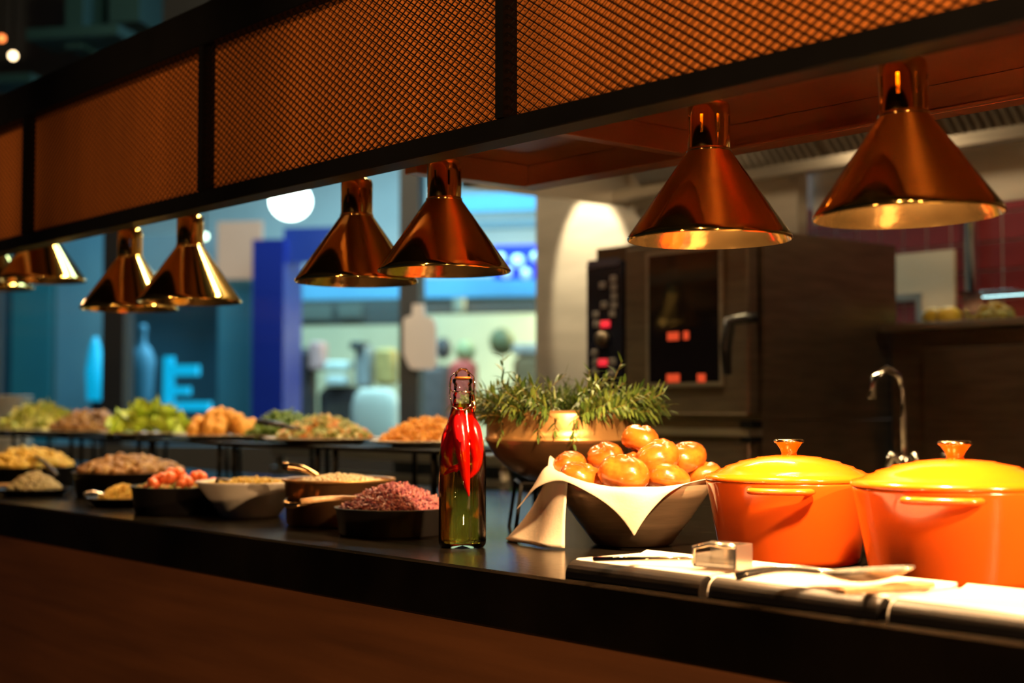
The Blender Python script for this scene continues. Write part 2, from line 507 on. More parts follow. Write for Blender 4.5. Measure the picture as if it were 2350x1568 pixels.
# ================================================================== ORANGE POTS
def pot(c, R, H, rot, label):
    o = empty('cast_iron_pot', (c[0], c[1], CT), label, 'pot', rz=rot)
    rb = R * 0.84
    prof = [(0, 0.004), (rb * 0.93, 0.0), (rb * 0.98, 0.004), (rb, 0.012), (R * 0.985, H * 0.93), (R * 1.0, H * 0.97), (R * 1.0, H),
            (R * 0.95, H), (R * 0.94, H * 0.9), (rb * 0.94, 0.014), (0, 0.012)]
    MB().lathe(prof, n=72).build('body', 'enamel', o)
    L = MB()
    lp = [(R * 1.012, H + 0.0008), (R * 1.022, H + 0.004), (R * 1.005, H + 0.0085), (R * 0.90, H + 0.012), (R * 0.86, H + 0.0155), (R * 0.78, H + 0.0185),
          (R * 0.76, H + 0.0215), (R * 0.62, H + 0.0265), (R * 0.60, H + 0.029), (R * 0.40, H + 0.034), (R * 0.38, H + 0.0355), (R * 0.15, H + 0.0385), (0, H + 0.039)]
    L.lathe(lp, n=72)
    L.build('lid', 'enamel_lid', o)
    kz = H + 0.038
    MB().lathe([(0, kz), (0.0125, kz), (0.012, kz + 0.004), (0.014, kz + 0.010), (0.0205, kz + 0.0185), (0.0235, kz + 0.0205), (0.0235, kz + 0.0235),
                (0.021, kz + 0.0255), (0, kz + 0.0262)], n=32).build('lid_knob', 'knob', o)
    for sg in (1, -1):
        h = MB(); zc = H * 0.915
        # thick loop handle: solid lug with slot underneath
        pts = []
        hw = R * 0.34
        for i in range(13):
            a = math.pi * i / 12
            pts.append((sg * (R * 0.955 + 0.022 * math.sin(a) ** 0.6), -hw * math.cos(a), zc))
        h.tube(pts, 0.0075, 10)
        h.xform(Matrix.Translation((0, 0, zc)) @ Matrix.Diagonal((1, 1, .7, 1)) @ Matrix.Translation((0, 0, -zc)))
        h.build('handle', 'enamel', o)
    return o
p1 = on_z(1813, 1290, CT); p2 = on_z(2196, 1335, CT)
va = math.atan2(-p1.y, -p1.x)
P1 = pot((p1.x, p1.y), 0.129, 0.127, va - 0.10, 'orange enamelled lidded pot beside the napkin-lined bread bowl')
P2 = pot((p2.x, p2.y), 0.140, 0.130, math.atan2(-p2.y, -p2.x) - 0.12, 'larger orange enamelled lidded pot behind the tray with the serving spoon')

# ================================================================== RECTANGULAR TRAYS AND UTENSILS
TH = 0.026
def trayrect(x0, x1, y0, y1, label):
    """white slab whose front edge curves down to the worktop; the flange below is black to put its shade into the colour"""
    c = ((x0 + x1) / 2, (y0 + y1) / 2)
    o = empty('serving_tray', (c[0], c[1], CT), label, 'tray')
    w, d = (x1 - x0) / 2, (y1 - y0) / 2
    rb = 0.020; t = 0.005
    def strip(prof, name, m):
        b = MB(); n = len(prof); vs = []
        for x in (-w, w):
            vs += [(x, y, z) for y, z in prof]
        fs = [tuple(range(n)), tuple(range(2 * n - 1, n - 1, -1))] + [(i, i + n, (i + 1) % n + n, (i + 1) % n) for i in range(n)]
        b.add(vs, fs); return b.build(name, m, o)
    strip([(-d + .012, TH - t), (-d + .008, TH - .001), (-d + .012, TH + .001), (d - .012, TH), (d, TH + .004), (d, TH - t + .003), (d - .012, TH - t)], 'white_top', 'porcelain')
    out = [(-d - .012 + rb * (1 - math.cos(a)), TH - .001 - rb + rb * math.sin(a)) for a in [math.pi / 2 * i / 6 for i in range(7)]]
    strip([(-d - .012, 0.0)] + out + [(-d + .014, TH - t - .001), (-d + .010, 0.0)], 'front_flange', 'black_dish')  # black puts the shade of the front face into its colour
    for sx in (-1,) if 'bread' not in label else ():
        b = MB(); b.tube([(sx * (w - .001), y, z + .0005) for y, z in [(-d - .012, .001)] + out + [(-d + .012, TH)]], .0009, 6); b.build('edge_bead', 'porcelain', o)
    for sx in (-1, 1):
        MB().box(sx * w * .8 - .012, sx * w * .8 + .012, d - .03, d - .008, 0, TH - t).build('rear_foot', 'black_dish', o)
    return o
ZT1 = CT + TH
a1 = on_z(1312, 1284, ZT1); a2 = on_z(1612, 1326, ZT1)
b2 = on_z(1960, 1386, ZT1)
TY0 = a1.y
TW = (a2.x - a1.x)
trayrect(a1.x, a2.x - 0.014, TY0, TY0 + 0.150, 'white topped rectangular tray with front flange blackened for shade in front of the bread bowl')
trayrect(a2.x, b2.x - 0.014, TY0, TY0 + 0.150, 'white topped rectangular tray with front flange blackened for shade in front of the smaller orange pot')
trayrect(b2.x, b2.x + TW + 0.05, TY0, TY0 + 0.150, 'white topped rectangular tray with front flange blackened for shade in front of the larger orange pot')

# serving spoon, bowl tipped up over the second tray
def spoon(name, base, tip, label, m='bright_steel', bl=0.075, bw=0.028, handle_r=0.004, grp=None, flat=True, hm=None):
    """base = handle end, tip = bowl end"""
    base, tip = Vector(base), Vector(tip)
    d = (tip - base).normalized(); L = (tip - base).length
    o = empty(name, base, label, 'spoon', grp)
    u = Vector((0, 0, 1)); s = d.cross(u).normalized(); u = s.cross(d).normalized()
    bc = tip - base - d * bl * 0.5
    b = MB(); vs = []; fs = []; n = 16; K = 5
    for k in range(K + 1):
        q = k / K
        for i in range(n):
            a = 2 * math.pi * i / n
            vs.append(bc + d * (bl / 2 * q * math.cos(a)) + s * (bw * q * math.sin(a)) + u * (0.014 * (q * q - 1)))
    for k in range(K):
        for i in range(n):
            j = (i + 1) % n
            fs.append((k * n + i, k * n + j, k * n + n + j, k * n + n + i))
    nv = len(vs)
    vs += [v - u * 0.0015 for v in vs]
    fs += [tuple(i + nv for i in reversed(f)) for f in fs]
    for i in range(n):
        j = (i + 1) % n
        fs.append((K * n + i, K * n + j, nv + K * n + j, nv + K * n + i))
    b.add(vs, fs, True).build('spoon_bowl', m, o)
    hl = L - bl
    pts = [d * (hl * i / 6) + u * (0.006 * math.sin(math.pi * i / 6)) for i in range(7)] + [d * (hl + 0.006)]
    MB().tube(pts, [handle_r * (1.5 - 0.5 * i / 6) for i in range(7)] + [handle_r * 0.8], 8).build('handle', hm or m, o)
    return o
sp_b = on_z(1700, 1345, ZT1 + 0.006)
sp_t = on_y(2100, 1300, TY0 + 0.06)
spoon('serving_spoon', on_z(1690, 1322, ZT1 + 0.007), Vector((sp_t.x, sp_t.y, sp_t.z)), 'polished steel serving spoon resting with its bowl tipped up on a tray', bl=0.115, bw=0.026)
# wooden paddle lying under the spoon
w0, w1 = on_z(1930, 1358, ZT1 + 0.006), on_z(2128, 1340, ZT1 + 0.006)
wo = empty('wooden_spatula', w0, 'flat pale wooden spatula lying under the serving spoon', 'spatula')
dd = (w1 - w0); dn = Vector((-dd.y, dd.x, 0)).normalized()
pb = MB(); pts = []
for q, w in ((0, .006), (.3, .007), (.55, .010), (.7, .016), (.9, .017), (1, .012)):
    pts.append((dd * q - dn * w, dd * q + dn * w))
vs = [p + Vector((0, 0, z)) for z in (-.003, .003) for pr in pts for p in pr]
n2 = len(pts) * 2; fs = []
for k in range(len(pts) - 1):
    a = 2 * k
    fs += [(a, a + 1, a + 3, a + 2), (n2 + a, n2 + a + 2, n2 + a + 3, n2 + a + 1), (a, a + 2, n2 + a + 2, n2 + a), (a + 1, n2 + a + 1, n2 + a + 3, a + 3)]
fs += [(0, n2, n2 + 1, 1), (n2 - 2, n2 - 1, 2 * n2 - 1, 2 * n2 - 2)]
pb.add(vs, fs).build('blade', 'wood_handle', wo)
# tongs / scoop with square head on the first tray
s0, s1 = on_z(1362, 1283, ZT1 + 0.006), on_z(1612, 1296, ZT1 + 0.006)
so = empty('square_scoop', s0, 'small square steel scoop with a thin handle lying on a tray', 'scoop')
d = (s1 - s0)
MB().tube([Vector((0, 0, 0)), d * 0.5 + Vector((0, 0, 0.004)), d * 0.98 + Vector((0, 0, 0.008))], [0.0035, 0.0028, 0.0025], 8).build('handle', 'chrome', so)
s2 = on_z(1706, 1304, ZT1 + 0.006) - s0
e1 = (s2 - d); e2 = Vector((-e1.y, e1.x, 0)).normalized() * 0.040; hz = Vector((0, 0, 0.030))
hb = MB()
pts = [d - e2 * .5, s2 - e2 * .5, s2 + e2 * .5, d + e2 * .5]
def slab(b, a, bb, t=0.0016, z0=0.0, z1=0.03):
    n = (bb - a).cross(Vector((0, 0, 1))).normalized() * t
    v = [a - n, bb - n, bb + n, a + n]
    vs = [p + Vector((0, 0, z0)) for p in v] + [p + Vector((0, 0, z1)) for p in v]
    b.add(vs, [(3, 2, 1, 0), (4, 5, 6, 7), (0, 1, 5, 4), (1, 2, 6, 5), (2, 3, 7, 6), (3, 0, 4, 7)])
slab(hb, pts[1], pts[2]); slab(hb, pts[2], pts[3]); slab(hb, pts[3], pts[0], z1=0.016)
vs = [p + Vector((0, 0, z)) for z in (-0.001, 0.001) for p in pts]
hb.add(vs, [(3, 2, 1, 0), (4, 5, 6, 7), (0, 1, 5, 4), (1, 2, 6, 5), (2, 3, 7, 6), (3, 0, 4, 7)])
hb.build('scoop_head', 'bright_steel', so)
MB().tube([pts[0] + hz * .1, pts[0] + hz * .8, pts[0] * .6 + pts[1] * .4 + hz * 1.0, pts[1] + hz * .95], 0.003, 8).build('bail', 'bright_steel', so)

# ================================================================== BREAD BOWL
bb = on_z(1452, 1250, CT)
BC = Vector((bb.x, bb.y, CT))
BR, BH = 0.142, 0.108
bo = empty('bread_bowl', BC, 'brushed metal conical bowl lined with a napkin and heaped with buns', 'bowl')
prof = [(0, 0.0), (0.060, 0.0), (0.068, 0.003), (0.10, 0.045), (0.128, 0.085), (BR, BH), (BR - 0.003, BH + 0.0005), (0.124, 0.084), (0.096, 0.046), (0.064, 0.007), (0, 0.006)]
MB().lathe(prof, n=64).build('bowl_shell', 'bowl_steel', bo)
# napkin: a square cloth following the bowl's inside and folding over the rim
to_cam = math.atan2(-BC.y, -BC.x)
left_dir = to_cam - math.pi / 2          # left as seen by someone standing in front
npk = MB(); G = 44; vs = []; fs = []
inner = [(0, 0.010), (0.058, 0.010), (0.092, 0.048), (0.120, 0.086), (BR - 0.006, BH + 0.001)]
seg = [0]
for i in range(1, len(inner)):
    seg.append(seg[-1] + math.dist(inner[i - 1], inner[i]))
L0 = seg[-1]
S = 0.272 / math.sqrt(2)
cdir = to_cam + 0.06
off = Vector((math.cos(left_dir), math.sin(left_dir), 0)) * 0.012 + Vector((math.cos(to_cam), math.sin(to_cam), 0)) * 0.004
for i in range(G + 1):
    for j in range(G + 1):
        a, b_ = -S + 2 * S * i / G, -S + 2 * S * j / G
        ang = cdir + math.pi / 4
        x = a * math.cos(ang) - b_ * math.sin(ang) + off.x
        y = a * math.sin(ang) + b_ * math.cos(ang) + off.y
        r = math.hypot(x, y); th = math.atan2(y, x)
        cl = max(0.0, math.cos(th - left_dir)) ** 2
        cf = max(0.0, math.cos(th - to_cam)) ** 2
        crr = max(0.0, math.cos(th - left_dir + math.pi)) ** 2
        if r <= L0:
            k = 0
            while seg[k + 1] < r: k += 1
            q = (r - seg[k]) / (seg[k + 1] - seg[k])
            rr = inner[k][0] + q * (inner[k + 1][0] - inner[k][0]); z = inner[k][1] + q * (inner[k + 1][1] - inner[k][1])
            lift = (0.030 * cl + 0.016 * crr) * max(0, (r - L0 * 0.78) / (L0 * 0.22)) ** 1.5
            z += lift
        else:
            e = r - L0
            lift = 0.030 * cl + 0.016 * crr
            al = math.radians(100 * cf + 62 * cl + 95 * crr + 80 * (1 - cf - cl - crr if cf + cl + crr < 1 else 0))
            al = min(al, math.radians(104))
            rc = 0.010 + 0.012 * cl        # fold radius
            arc = rc * al
            if e < arc:
                t = e / rc
                rr = BR - 0.006 + 0.004 + rc * math.sin(t); z = BH + 0.001 + lift - rc * (1 - math.cos(t))
            else:
                rr = BR - 0.002 + rc * math.sin(al) + (e - arc) * math.cos(al)
                z = BH + 0.001 + lift - rc * (1 - math.cos(al)) - (e - arc) * math.sin(al)
                if cl > 0.4: rr += 0.02 * ((e - arc) / 0.1) ** 2 * cl
            wav = 0.004 * math.sin(9 * th + 1.0) * min(1, e / 0.03)
            rr += wav + 0.002
            if z < 0.0025:
                rr += (0.0025 - z) * 0.8; z = 0.0025
        vs.append((rr * math.cos(th), rr * math.sin(th), z))
for i in range(G):
    for j in range(G):
        q = i * (G + 1) + j
        fs.append((q, q + 1, q + G + 2, q + G + 1))
npk.add(vs, fs, True)
nap = npk.build('napkin', 'napkin', None, loc=BC, label='cream cloth napkin lining the bread bowl, corners folded over the rim', cat='napkin')
sol = nap.modifiers.new('thick', 'SOLIDIFY'); sol.thickness = 0.0022; sol.offset = 1
sub = nap.modifiers.new('smooth', 'SUBSURF'); sub.levels = 1; sub.render_levels = 1

dr_ = MB(); NA, NU = 30, 16; vs = []
for i in range(NA + 1):
    q = i / NA; ph = to_cam - math.radians(114 - 66 * q)
    lift = 0.036 * math.exp(-((q - .22) / .25) ** 2)
    rbm = 0.240 * (1 - q) + 0.150 * q + .008 * math.sin(q * 9)
    for k in range(-4, NU + 1):
        if k < 0:
            t = -k / 4; rr = 0.140 - 0.014 * t; z = BH + 0.004 + lift * (1 - .5 * t) - .02 * t * t
        else:
            t = k / NU; rr = 0.147 + (rbm - 0.147) * t ** 1.8 + .004 * math.sin(t * 3.14); z = (BH + 0.006 + lift) * (1 - t ** .9) + .003
        vs.append((rr * math.cos(ph), rr * math.sin(ph), z))
W_ = NU + 5
dr_.add(vs, [(i * W_ + k, i * W_ + k + 1, (i + 1) * W_ + k + 1, (i + 1) * W_ + k) for i in range(NA) for k in range(W_ - 1)], True)
nap2 = dr_.build('napkin', 'napkin', None, loc=BC, label='cream cloth napkin hanging from the bread bowl rim down to the worktop', cat='napkin')
so2 = nap2.modifiers.new('thick', 'SOLIDIFY'); so2.thickness = 0.002; so2.offset = 0

# buns
rng = random.Random(5)
bun_src = None
def bun_mesh():
    b = MB(); n = 44
    ctrl = [(0, -0.72), (0.55, -0.70), (0.85, -0.55), (0.985, -0.25), (1.0, 0.0), (0.96, 0.28), (0.84, 0.53), (0.62, 0.74), (0.33, 0.86), (0.12, 0.89), (0, 0.89)]
    prof = []
    for (r0, z0), (r1, z1) in zip(ctrl, ctrl[1:]):
        for q in (0, 1 / 3, 2 / 3):
            prof.append((r0 + (r1 - r0) * q, z0 + (z1 - z0) * q))
    b.lathe(prof + [ctrl[-1]], n=n)
    for i, v in enumerate(b.v):
        x, y, z = v
        a = math.atan2(y, x)
        k = 1 + 0.06 * math.sin(2 * a + 0.6) + 0.04 * math.sin(3 * a)
        # knotted dough: two grooves curling over the crown
        g = math.exp(-((y - .45 * x * x + .18) / .085) ** 2) * .11 + math.exp(-((x + .5 * y * y - .42) / .075) ** 2) * .08
        g *= max(0.0, z + .25) / 1.14
        k -= g
        b.v[i] = (x * k, y * k, z * k)
    return b
DB = (BC - EYE).length
buns = [(1305, 1068, 41, 0.035, 'bun on the shaded edge of the heap beside the herb bowl'),
        (1390, 1050, 46, 0.06, 'bun tucked behind the front ones, touching the copper bowl'),
        (1470, 1010, 45, 0.045, 'topmost bun of the heap'),
        (1332, 1098, 46, -0.045, 'low bun at the napkin curl'),
        (1434, 1088, 55, -0.085, 'large bun lying over the folded napkin edge'),
        (1510, 1052, 52, -0.03, 'shiny bun just under the topmost one'),
        (1576, 1050, 45, 0.03, 'bun sloping down toward the orange pot'),
        (1535, 1100, 46, -0.07, 'bun half hidden by the napkin fold'),
        (1615, 1092, 38, 0.03, 'bun next to the orange pot lid'),
        (1450, 1075, 46, 0.03, None), (1400, 1125, 46, 0.0, None), (1490, 1130, 46, 0.0, None)]
for i, (px, py, r, dd_, lb) in enumerate(buns):
    dep = (BC - EYE).dot(FWD) + dd_
    p = at_d(px, py, dep); R = r * dep / FPX
    rot = (rng.uniform(-.35, .35), rng.uniform(-.35, .35), rng.uniform(0, 6))
    lab = ('glossy golden ' + lb) if lb else 'glossy golden bun buried inside the heap'
    if bun_src is None:
        bun_src = bun_mesh().build('bun', 'bun', None, loc=p, label=lab, cat='bun', group='buns in the bread bowl')
        bun_src.rotation_euler = rot; bun_src.scale = (R * 1.06, R * .98, R * 0.84)
    else:
        mesh_copy(bun_src, 'bun', p, None, rot, (R * 1.06, R * .98, R * 0.84), label=lab, cat='bun', group='buns in the bread bowl')

# ================================================================== HERB BOWL ON WIRE STAND
hc = at_d(1283, 1000, 2.80)
HC = Vector((hc.x, hc.y, 0))
SZ = CT + 0.098
so_ = empty('wire_stand', (HC.x, HC.y, CT), 'black square-bar stand under the copper herb bowl', 'stand')
sr = 0.105
ang0 = to_cam + math.pi / 4 + 0.15
cs = [(sr * 1.25 * math.cos(ang0 + k * math.pi / 2), sr * 1.25 * math.sin(ang0 + k * math.pi / 2)) for k in range(4)]
ts = [(x * 0.86, y * 0.86) for x, y in cs]
for k in range(4):
    MB().tube([(cs[k][0], cs[k][1], 0.0), (ts[k][0], ts[k][1], SZ - CT - 0.004)], 0.005, 4, False).build('leg', 'black_metal', so_)
    j = (k + 1) % 4
    MB().tube([(ts[k][0], ts[k][1], SZ - CT - 0.005), (ts[j][0], ts[j][1], SZ - CT - 0.005)], 0.005, 4, False).build('top_bar', 'black_metal', so_)
hb_o = empty('herb_bowl', (HC.x, HC.y, SZ), 'round copper bowl with a seam band, planted with green herbs', 'bowl')
hp = [(0, 0.0), (0.06, 0.0), (0.095, 0.018), (0.126, 0.045), (0.142, 0.072), (0.1455, 0.078), (0.146, 0.083), (0.1435, 0.085), (0.1435, 0.100), (0.142, 0.128), (0.140, 0.136), (0.137, 0.136), (0.138, 0.125), (0.139, 0.1), (0.137, 0.08), (0.1, 0.03), (0, 0.01)]
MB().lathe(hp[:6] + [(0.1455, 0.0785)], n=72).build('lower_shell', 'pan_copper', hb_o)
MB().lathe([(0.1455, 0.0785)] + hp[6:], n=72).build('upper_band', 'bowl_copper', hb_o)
MB().lathe([(0, 0.118), (0.132, 0.114)], n=40).build('soil', 'soil', hb_o)
rng = random.Random(11)
hz0 = SZ + 0.116
plant = empty('herb_plant', (HC.x, HC.y, hz0), 'bushy green narrow-leaved herb filling the copper bowl', 'plant')
def leaf(b, p, d, L, w, droop, rng):
    d = Vector(d).normalized(); s = d.cross(Vector((0, 0, 1)))
    if s.length < .1: s = Vector((1, 0, 0))
    s.normalize(); K = 4; vs = []; q = Vector(p); dd = d.copy()
    for k in range(K + 1):
        t = k / K; ww = w * math.sin(math.pi * (0.12 + 0.88 * t) ** 0.8) if k < K else 0.0004
        u = s.cross(dd)
        vs += [q - s * ww, q - u * ww * .35, q + s * ww]
        dd = (dd + Vector((0, 0, -droop / K))).normalized()
        q = q + dd * (L / K)
    fs = []
    for k in range(K):
        a = 3 * k
        fs += [(a, a + 1, a + 4, a + 3), (a + 1, a + 2, a + 5, a + 4)]
    b.add(vs, fs, True)
def sprig(p0, d0, L, bend, n, ll, name='sprig'):
    b = MB(); pts = []; p = Vector(p0); d = Vector(d0).normalized(); K = 9
    for k in range(K + 1):
        pts.append(p.copy())
        d = (d + bend / K).normalized(); p = p + d * (L / K)
    b.cur = 1
    b.tube(pts, [0.0015 * (1 - 0.6 * k / K) for k in range(K + 1)], 5)
    b.cur = 0
    a = rng.uniform(0, 6)
    for i in range(n):
        t = 0.15 + 0.85 * (i + 0.5) / n
        k = min(K - 1, int(t * K)); q = pts[k].lerp(pts[k + 1], t * K - k); ax = (pts[k + 1] - pts[k]).normalized()
        a += 2.4
        o1 = ax.cross(Vector((math.cos(a), math.sin(a), 0.31))).normalized()
        ld = (o1 * 0.85 + ax * 0.7 * (1.3 if t > .85 else 1))
        leaf(b, q, ld, ll * rng.uniform(.65, 1.15) * (1 - 0.35 * max(0, t - .7)), rng.uniform(.0022, .0036), rng.uniform(.2, 1.1), rng)
    return b.build(name, ['leaf', 'stem'], plant)
for i in range(175):
    a = rng.uniform(0, 2 * math.pi); r = 0.134 * math.sqrt(rng.random())
    up = rng.uniform(.9, 1.6)
    out = 0.25 + 0.9 * (r / 0.126)
    d = Vector((math.cos(a) * out, math.sin(a) * out, up)) + Vector((rng.uniform(-.5, .5), rng.uniform(-.5, .5), 0))
    sprig((r * math.cos(a), r * math.sin(a), -0.002), d, rng.uniform(.055, .105), Vector((math.cos(a) * .5, math.sin(a) * .5, rng.uniform(-.9, .1))), rng.randint(16, 24), 0.031)
# longer shoots: two upright, some hanging over the rim toward the viewer
tc = Vector((math.cos(to_cam), math.sin(to_cam), 0)); rt = Vector((RGT.x, RGT.y, 0))
for (lat, tw, dx, dz, L, bx) in ((.085, .02, .25, 1.2, .125, .3), (.112, .03, .9, .7, .09, .4), (.05, .03, .1, 1.4, .10, .1), (-.10, .0, -.3, 1.3, .13, .6), (-.06, .02, .5, 1.2, .12, .9), (-.115, .05, -.9, .6, .07, -.5)):
    sprig(rt * lat + tc * tw, rt * dx + Vector((0, 0, dz)), L, rt * bx * .5 + Vector((0, 0, -.3)), 13, 0.034)
for lat, L in ((.035, .075), (-.03, .06), (-.105, .07), (.1, .05), (-.0, .05)):
    y = math.sqrt(max(0, .127 ** 2 - lat ** 2))
    sprig(rt * lat + tc * y + Vector((0, 0, .016)), tc * 1.0 + Vector((0, 0, .5)), L, tc * .1 + Vector((0, 0, -5.5)), 8, 0.022)

# ================================================================== OIL BOTTLE
bp_ = on_z(1061, 1256, CT)
BP = Vector((bp_.x, bp_.y, CT))
bot = empty('oil_bottle', BP, 'swing-top glass bottle of yellow oil with red chillies inside', 'bottle')
R = 0.0408
gp = [(0, 0.003), (0.028, 0.0), (0.037, 0.001), (0.0402, 0.006), (R, 0.012), (R, 0.145), (0.0400, 0.160), (0.0365, 0.180), (0.030, 0.203), (0.0225, 0.226), (0.0172, 0.247), (0.0160, 0.256), (0.0165, 0.262),
      (0.0150, 0.264), (0.0150, 0.280), (0.0172, 0.282), (0.0172, 0.288), (0.0145, 0.290), (0.0105, 0.290)]
MB().lathe(gp, n=56).build('glass_shell', 'glass', bot)
ip = [(0, 0.008), (0.034, 0.008), (0.0378, 0.014), (0.0380, 0.145), (0.0372, 0.160), (0.0337, 0.180), (0.0272, 0.203), (0.0197, 0.226), (0.0142, 0.246), (0, 0.2465)]
MB().lathe(ip, n=56).build('oil', 'oil', bot)
st_ = MB().lathe([(0, 0.287), (0.010, 0.287), (0.0135, 0.291), (0.0125, 0.300), (0.007, 0.307), (0, 0.308)], n=24).build('stopper', 'glass', bot)
gs = MB().lathe([(0.0110, 0.2885), (0.0140, 0.2895), (0.0140, 0.2925), (0.0110, 0.2925)], n=24).build('gasket', mat('orange_gasket', (.7, .2, .03), .5), bot)
sid = rt
wire = MB()
wire.lathe([(0.0163, 0.2655), (0.0175, 0.2668), (0.0163, 0.268)], n=24)
for sg in (1, -1):
    q = sid * sg
    wire.tube([q * .0178 + Vector((0, 0, .266)), q * .022 + tc * .004 + Vector((0, 0, .275)), q * .020 + tc * .002 + Vector((0, 0, .292)), q * .012 + Vector((0, 0, .300)), q * .004 + Vector((0, 0, .303))], .0011, 6)
    wire.tube([q * .019 + tc * .004 + Vector((0, 0, .290)), q * .021 + tc * .008 + Vector((0, 0, .262)), q * .016 + tc * .018 + Vector((0, 0, .243)), q * .006 + tc * .0225 + Vector((0, 0, .236))], .0011, 6)
wire.tube([sid * .006 + tc * .0225 + Vector((0, 0, .236)), -sid * .006 + tc * .0225 + Vector((0, 0, .236))], .0011, 6)
wire.build('wire_bail', 'chrome', bot)
tagp = MB(); tagp.tube([sid * .019 + tc * .012 + Vector((0, 0, .262)), sid * .021 + tc * .012 + Vector((0, 0, .243)), sid * .020 + tc * .014 + Vector((0, 0, .232))], [.003, .0045, .003], 8)
tagp.build('clasp', 'knob', bot)
def chili(pts, rmax, label):
    pts = [Vector(p) for p in pts]
    # resample
    P = []
    for i in range(15):
        t = i / 14 * (len(pts) - 1); k = min(len(pts) - 2, int(t)); P.append(pts[k].lerp(pts[k + 1], t - k))
    for _ in range(3):
        P = [P[0]] + [(P[i - 1] + P[i] * 2 + P[i + 1]) / 4 for i in range(1, len(P) - 1)] + [P[-1]]
    rs = [rmax * min(1, .35 + i * .25) * (1 - max(0, (i - 4) / 10.4) ** 1.5) + .0006 for i in range(15)]
    o = empty('red_chilli', BP, label, 'chilli', 'chillies in the oil bottle')
    MB().tube(P, rs, 12).build('pod', 'chili', o)
    d = (P[0] - P[1]).normalized()
    MB().tube([P[0] - d * .002, P[0] + d * .006, P[0] + d * .012], [rmax * .42, .002, .0016], 8).build('stalk', 'chili_stem', o)
V = lambda l, f, z: rt * l + tc * f + Vector((0, 0, z))
chili([V(-.004, .006, .238), V(-.003, .020, .205), V(.004, .026, .165), V(.008, .022, .120), V(.013, .020, .088)], .0135, 'long red chilli hanging point down in the middle of the oil bottle')
chili([V(-.008, .002, .228), V(-.020, .006, .195), V(-.026, .008, .165), V(-.023, .010, .140), V(-.006, .018, .130)], .0135, 'curled red chilli pressed against the glass on the cabbage dish side')
chili([V(.008, -.002, .228), V(.019, .006, .200), V(.026, .008, .165), V(.024, .008, .135), V(.012, .010, .118)], .0140, 'red chilli in the oil bottle on the bread bowl side')
chili([V(.012, .012, .142), V(-.006, .022, .138), V(-.020, .020, .132), V(-.029, .014, .124)], .0055, 'small red chilli lying across the bottle with its tip to the side')
chili([V(0, -.012, .230), V(-.008, -.020, .19), V(-.004, -.022, .15), V(.002, -.020, .125)], .012, 'red chilli behind the others at the back of the bottle')

# ================================================================== FOOD HELPERS
def food(name, c, rx, ry, h, n, kind, size, m, label, seed=1, base=None, cat='food'):
    rng = random.Random(seed); b = MB()
    if base is not False:
        b.lathe([(1, 0), (0.85, h * .22), (0.55, h * .48), (0.25, h * .62), (0, h * .66)], n=24)
        for i, v in enumerate(b.v):
            b.v[i] = (v[0] * rx * .95, v[1] * ry * .95, v[2] + 0.001)
    for i in range(n):
        a = rng.uniform(0, 6.283); r = math.sqrt(rng.random()) * .97
        z = h * (1 - r ** 1.7) * rng.uniform(.82, 1.0) + size * rng.uniform(.0, .5)
        p = (rx * r * math.cos(a), ry * r * math.sin(a), max(z, size * .4))
        rot = Euler((rng.uniform(0, 6), rng.uniform(0, 6), rng.uniform(0, 6))).to_matrix()
        s = size * rng.uniform(.7, 1.25)
        if kind == 'dice':
            k = len(b.v); b.box(-s * .5, s * .5, -s * .45, s * .45, -s * .4, s * .4, s * .08)
            b.xform(Matrix.Translation(p) @ rot.to_4x4(), k)
        elif kind == 'lump':
            b.lump(p, s * .6, s * .5, s * .42, rng, 7, 5, .12, rot)
        elif kind == 'strand':
            d = rot @ Vector((1, 0, 0)); d.z *= .35; d.normalize()
            e = rot @ Vector((0, 0, 1)); q = Vector(p)
            b.tube([q - d * s, q + e * s * .25, q + d * s], [s * .16, s * .22, s * .16], 5)
        elif kind == 'flake':
            d = rot @ Vector((1, 0, 0)); e = rot @ Vector((0, 1, 0)); u = rot @ Vector((0, 0, 1)); q = Vector(p)
            b.add([q - d * s, q - e * s * .5 + u * s * .2, q + d * s, q + e * s * .5 + u * s * .2], [(0, 1, 2, 3)])
            b.add([q - d * s - u * s * .08, q - e * s * .5 + u * s * .12, q + d * s - u * s * .08, q + e * s * .5 + u * s * .12], [(3, 2, 1, 0)])
    return b.build(name, m, None, loc=c, label=label, cat=cat, kind='stuff')

def dish(name, c, R, H, m, label, cat='dish', rb=.86, wall=.005, handles=False, lip=True):
    o = empty(name, c, label, cat)
    prof = [(0, .0), (R * rb * .96, 0), (R * rb, .004), (R * .985, H - .006)] + ([(R * 1.02, H - .002), (R * 1.02, H)] if lip else [(R, H)]) + [(R * .97, H), (R * .95, H - .006), (R * rb - wall, .007), (0, .006)]
    MB().lathe(prof, n=56).build('dish_body', m, o)
    return o

FM = {}
FM['cabbage'] = mat('cabbage', (.4, .1, .12), .35, island=[(.12, .02, .045), (.34, .08, .10), (.50, .20, .18), (.20, .035, .07)])
FM['pasta'] = mat('orange_pasta', (.8, .35, .05), .4, island=[(.75, .28, .02), (.85, .42, .06), (.80, .33, .03)])
FM['veg'] = mat('veg_mix', (.3, .3, .1), .4, island=[(.22, .24, .04), (.40, .38, .12), (.70, .24, .05), (.50, .44, .20), (.16, .20, .03), (.30, .30, .07)])
FM['green'] = mat('green_beans', (.1, .2, .03), .4, island=[(.06, .14, .015), (.16, .26, .03), (.10, .18, .02)])
FM['brown'] = mat('brown_mix', (.3, .15, .05), .5, island=[(.09, .035, .008), (.34, .16, .035), (.20, .085, .02), (.42, .24, .07)])
FM['yellow'] = mat('yellow_mix', (.6, .42, .08), .5, island=[(.48, .27, .015), (.62, .40, .05), (.40, .30, .03)])
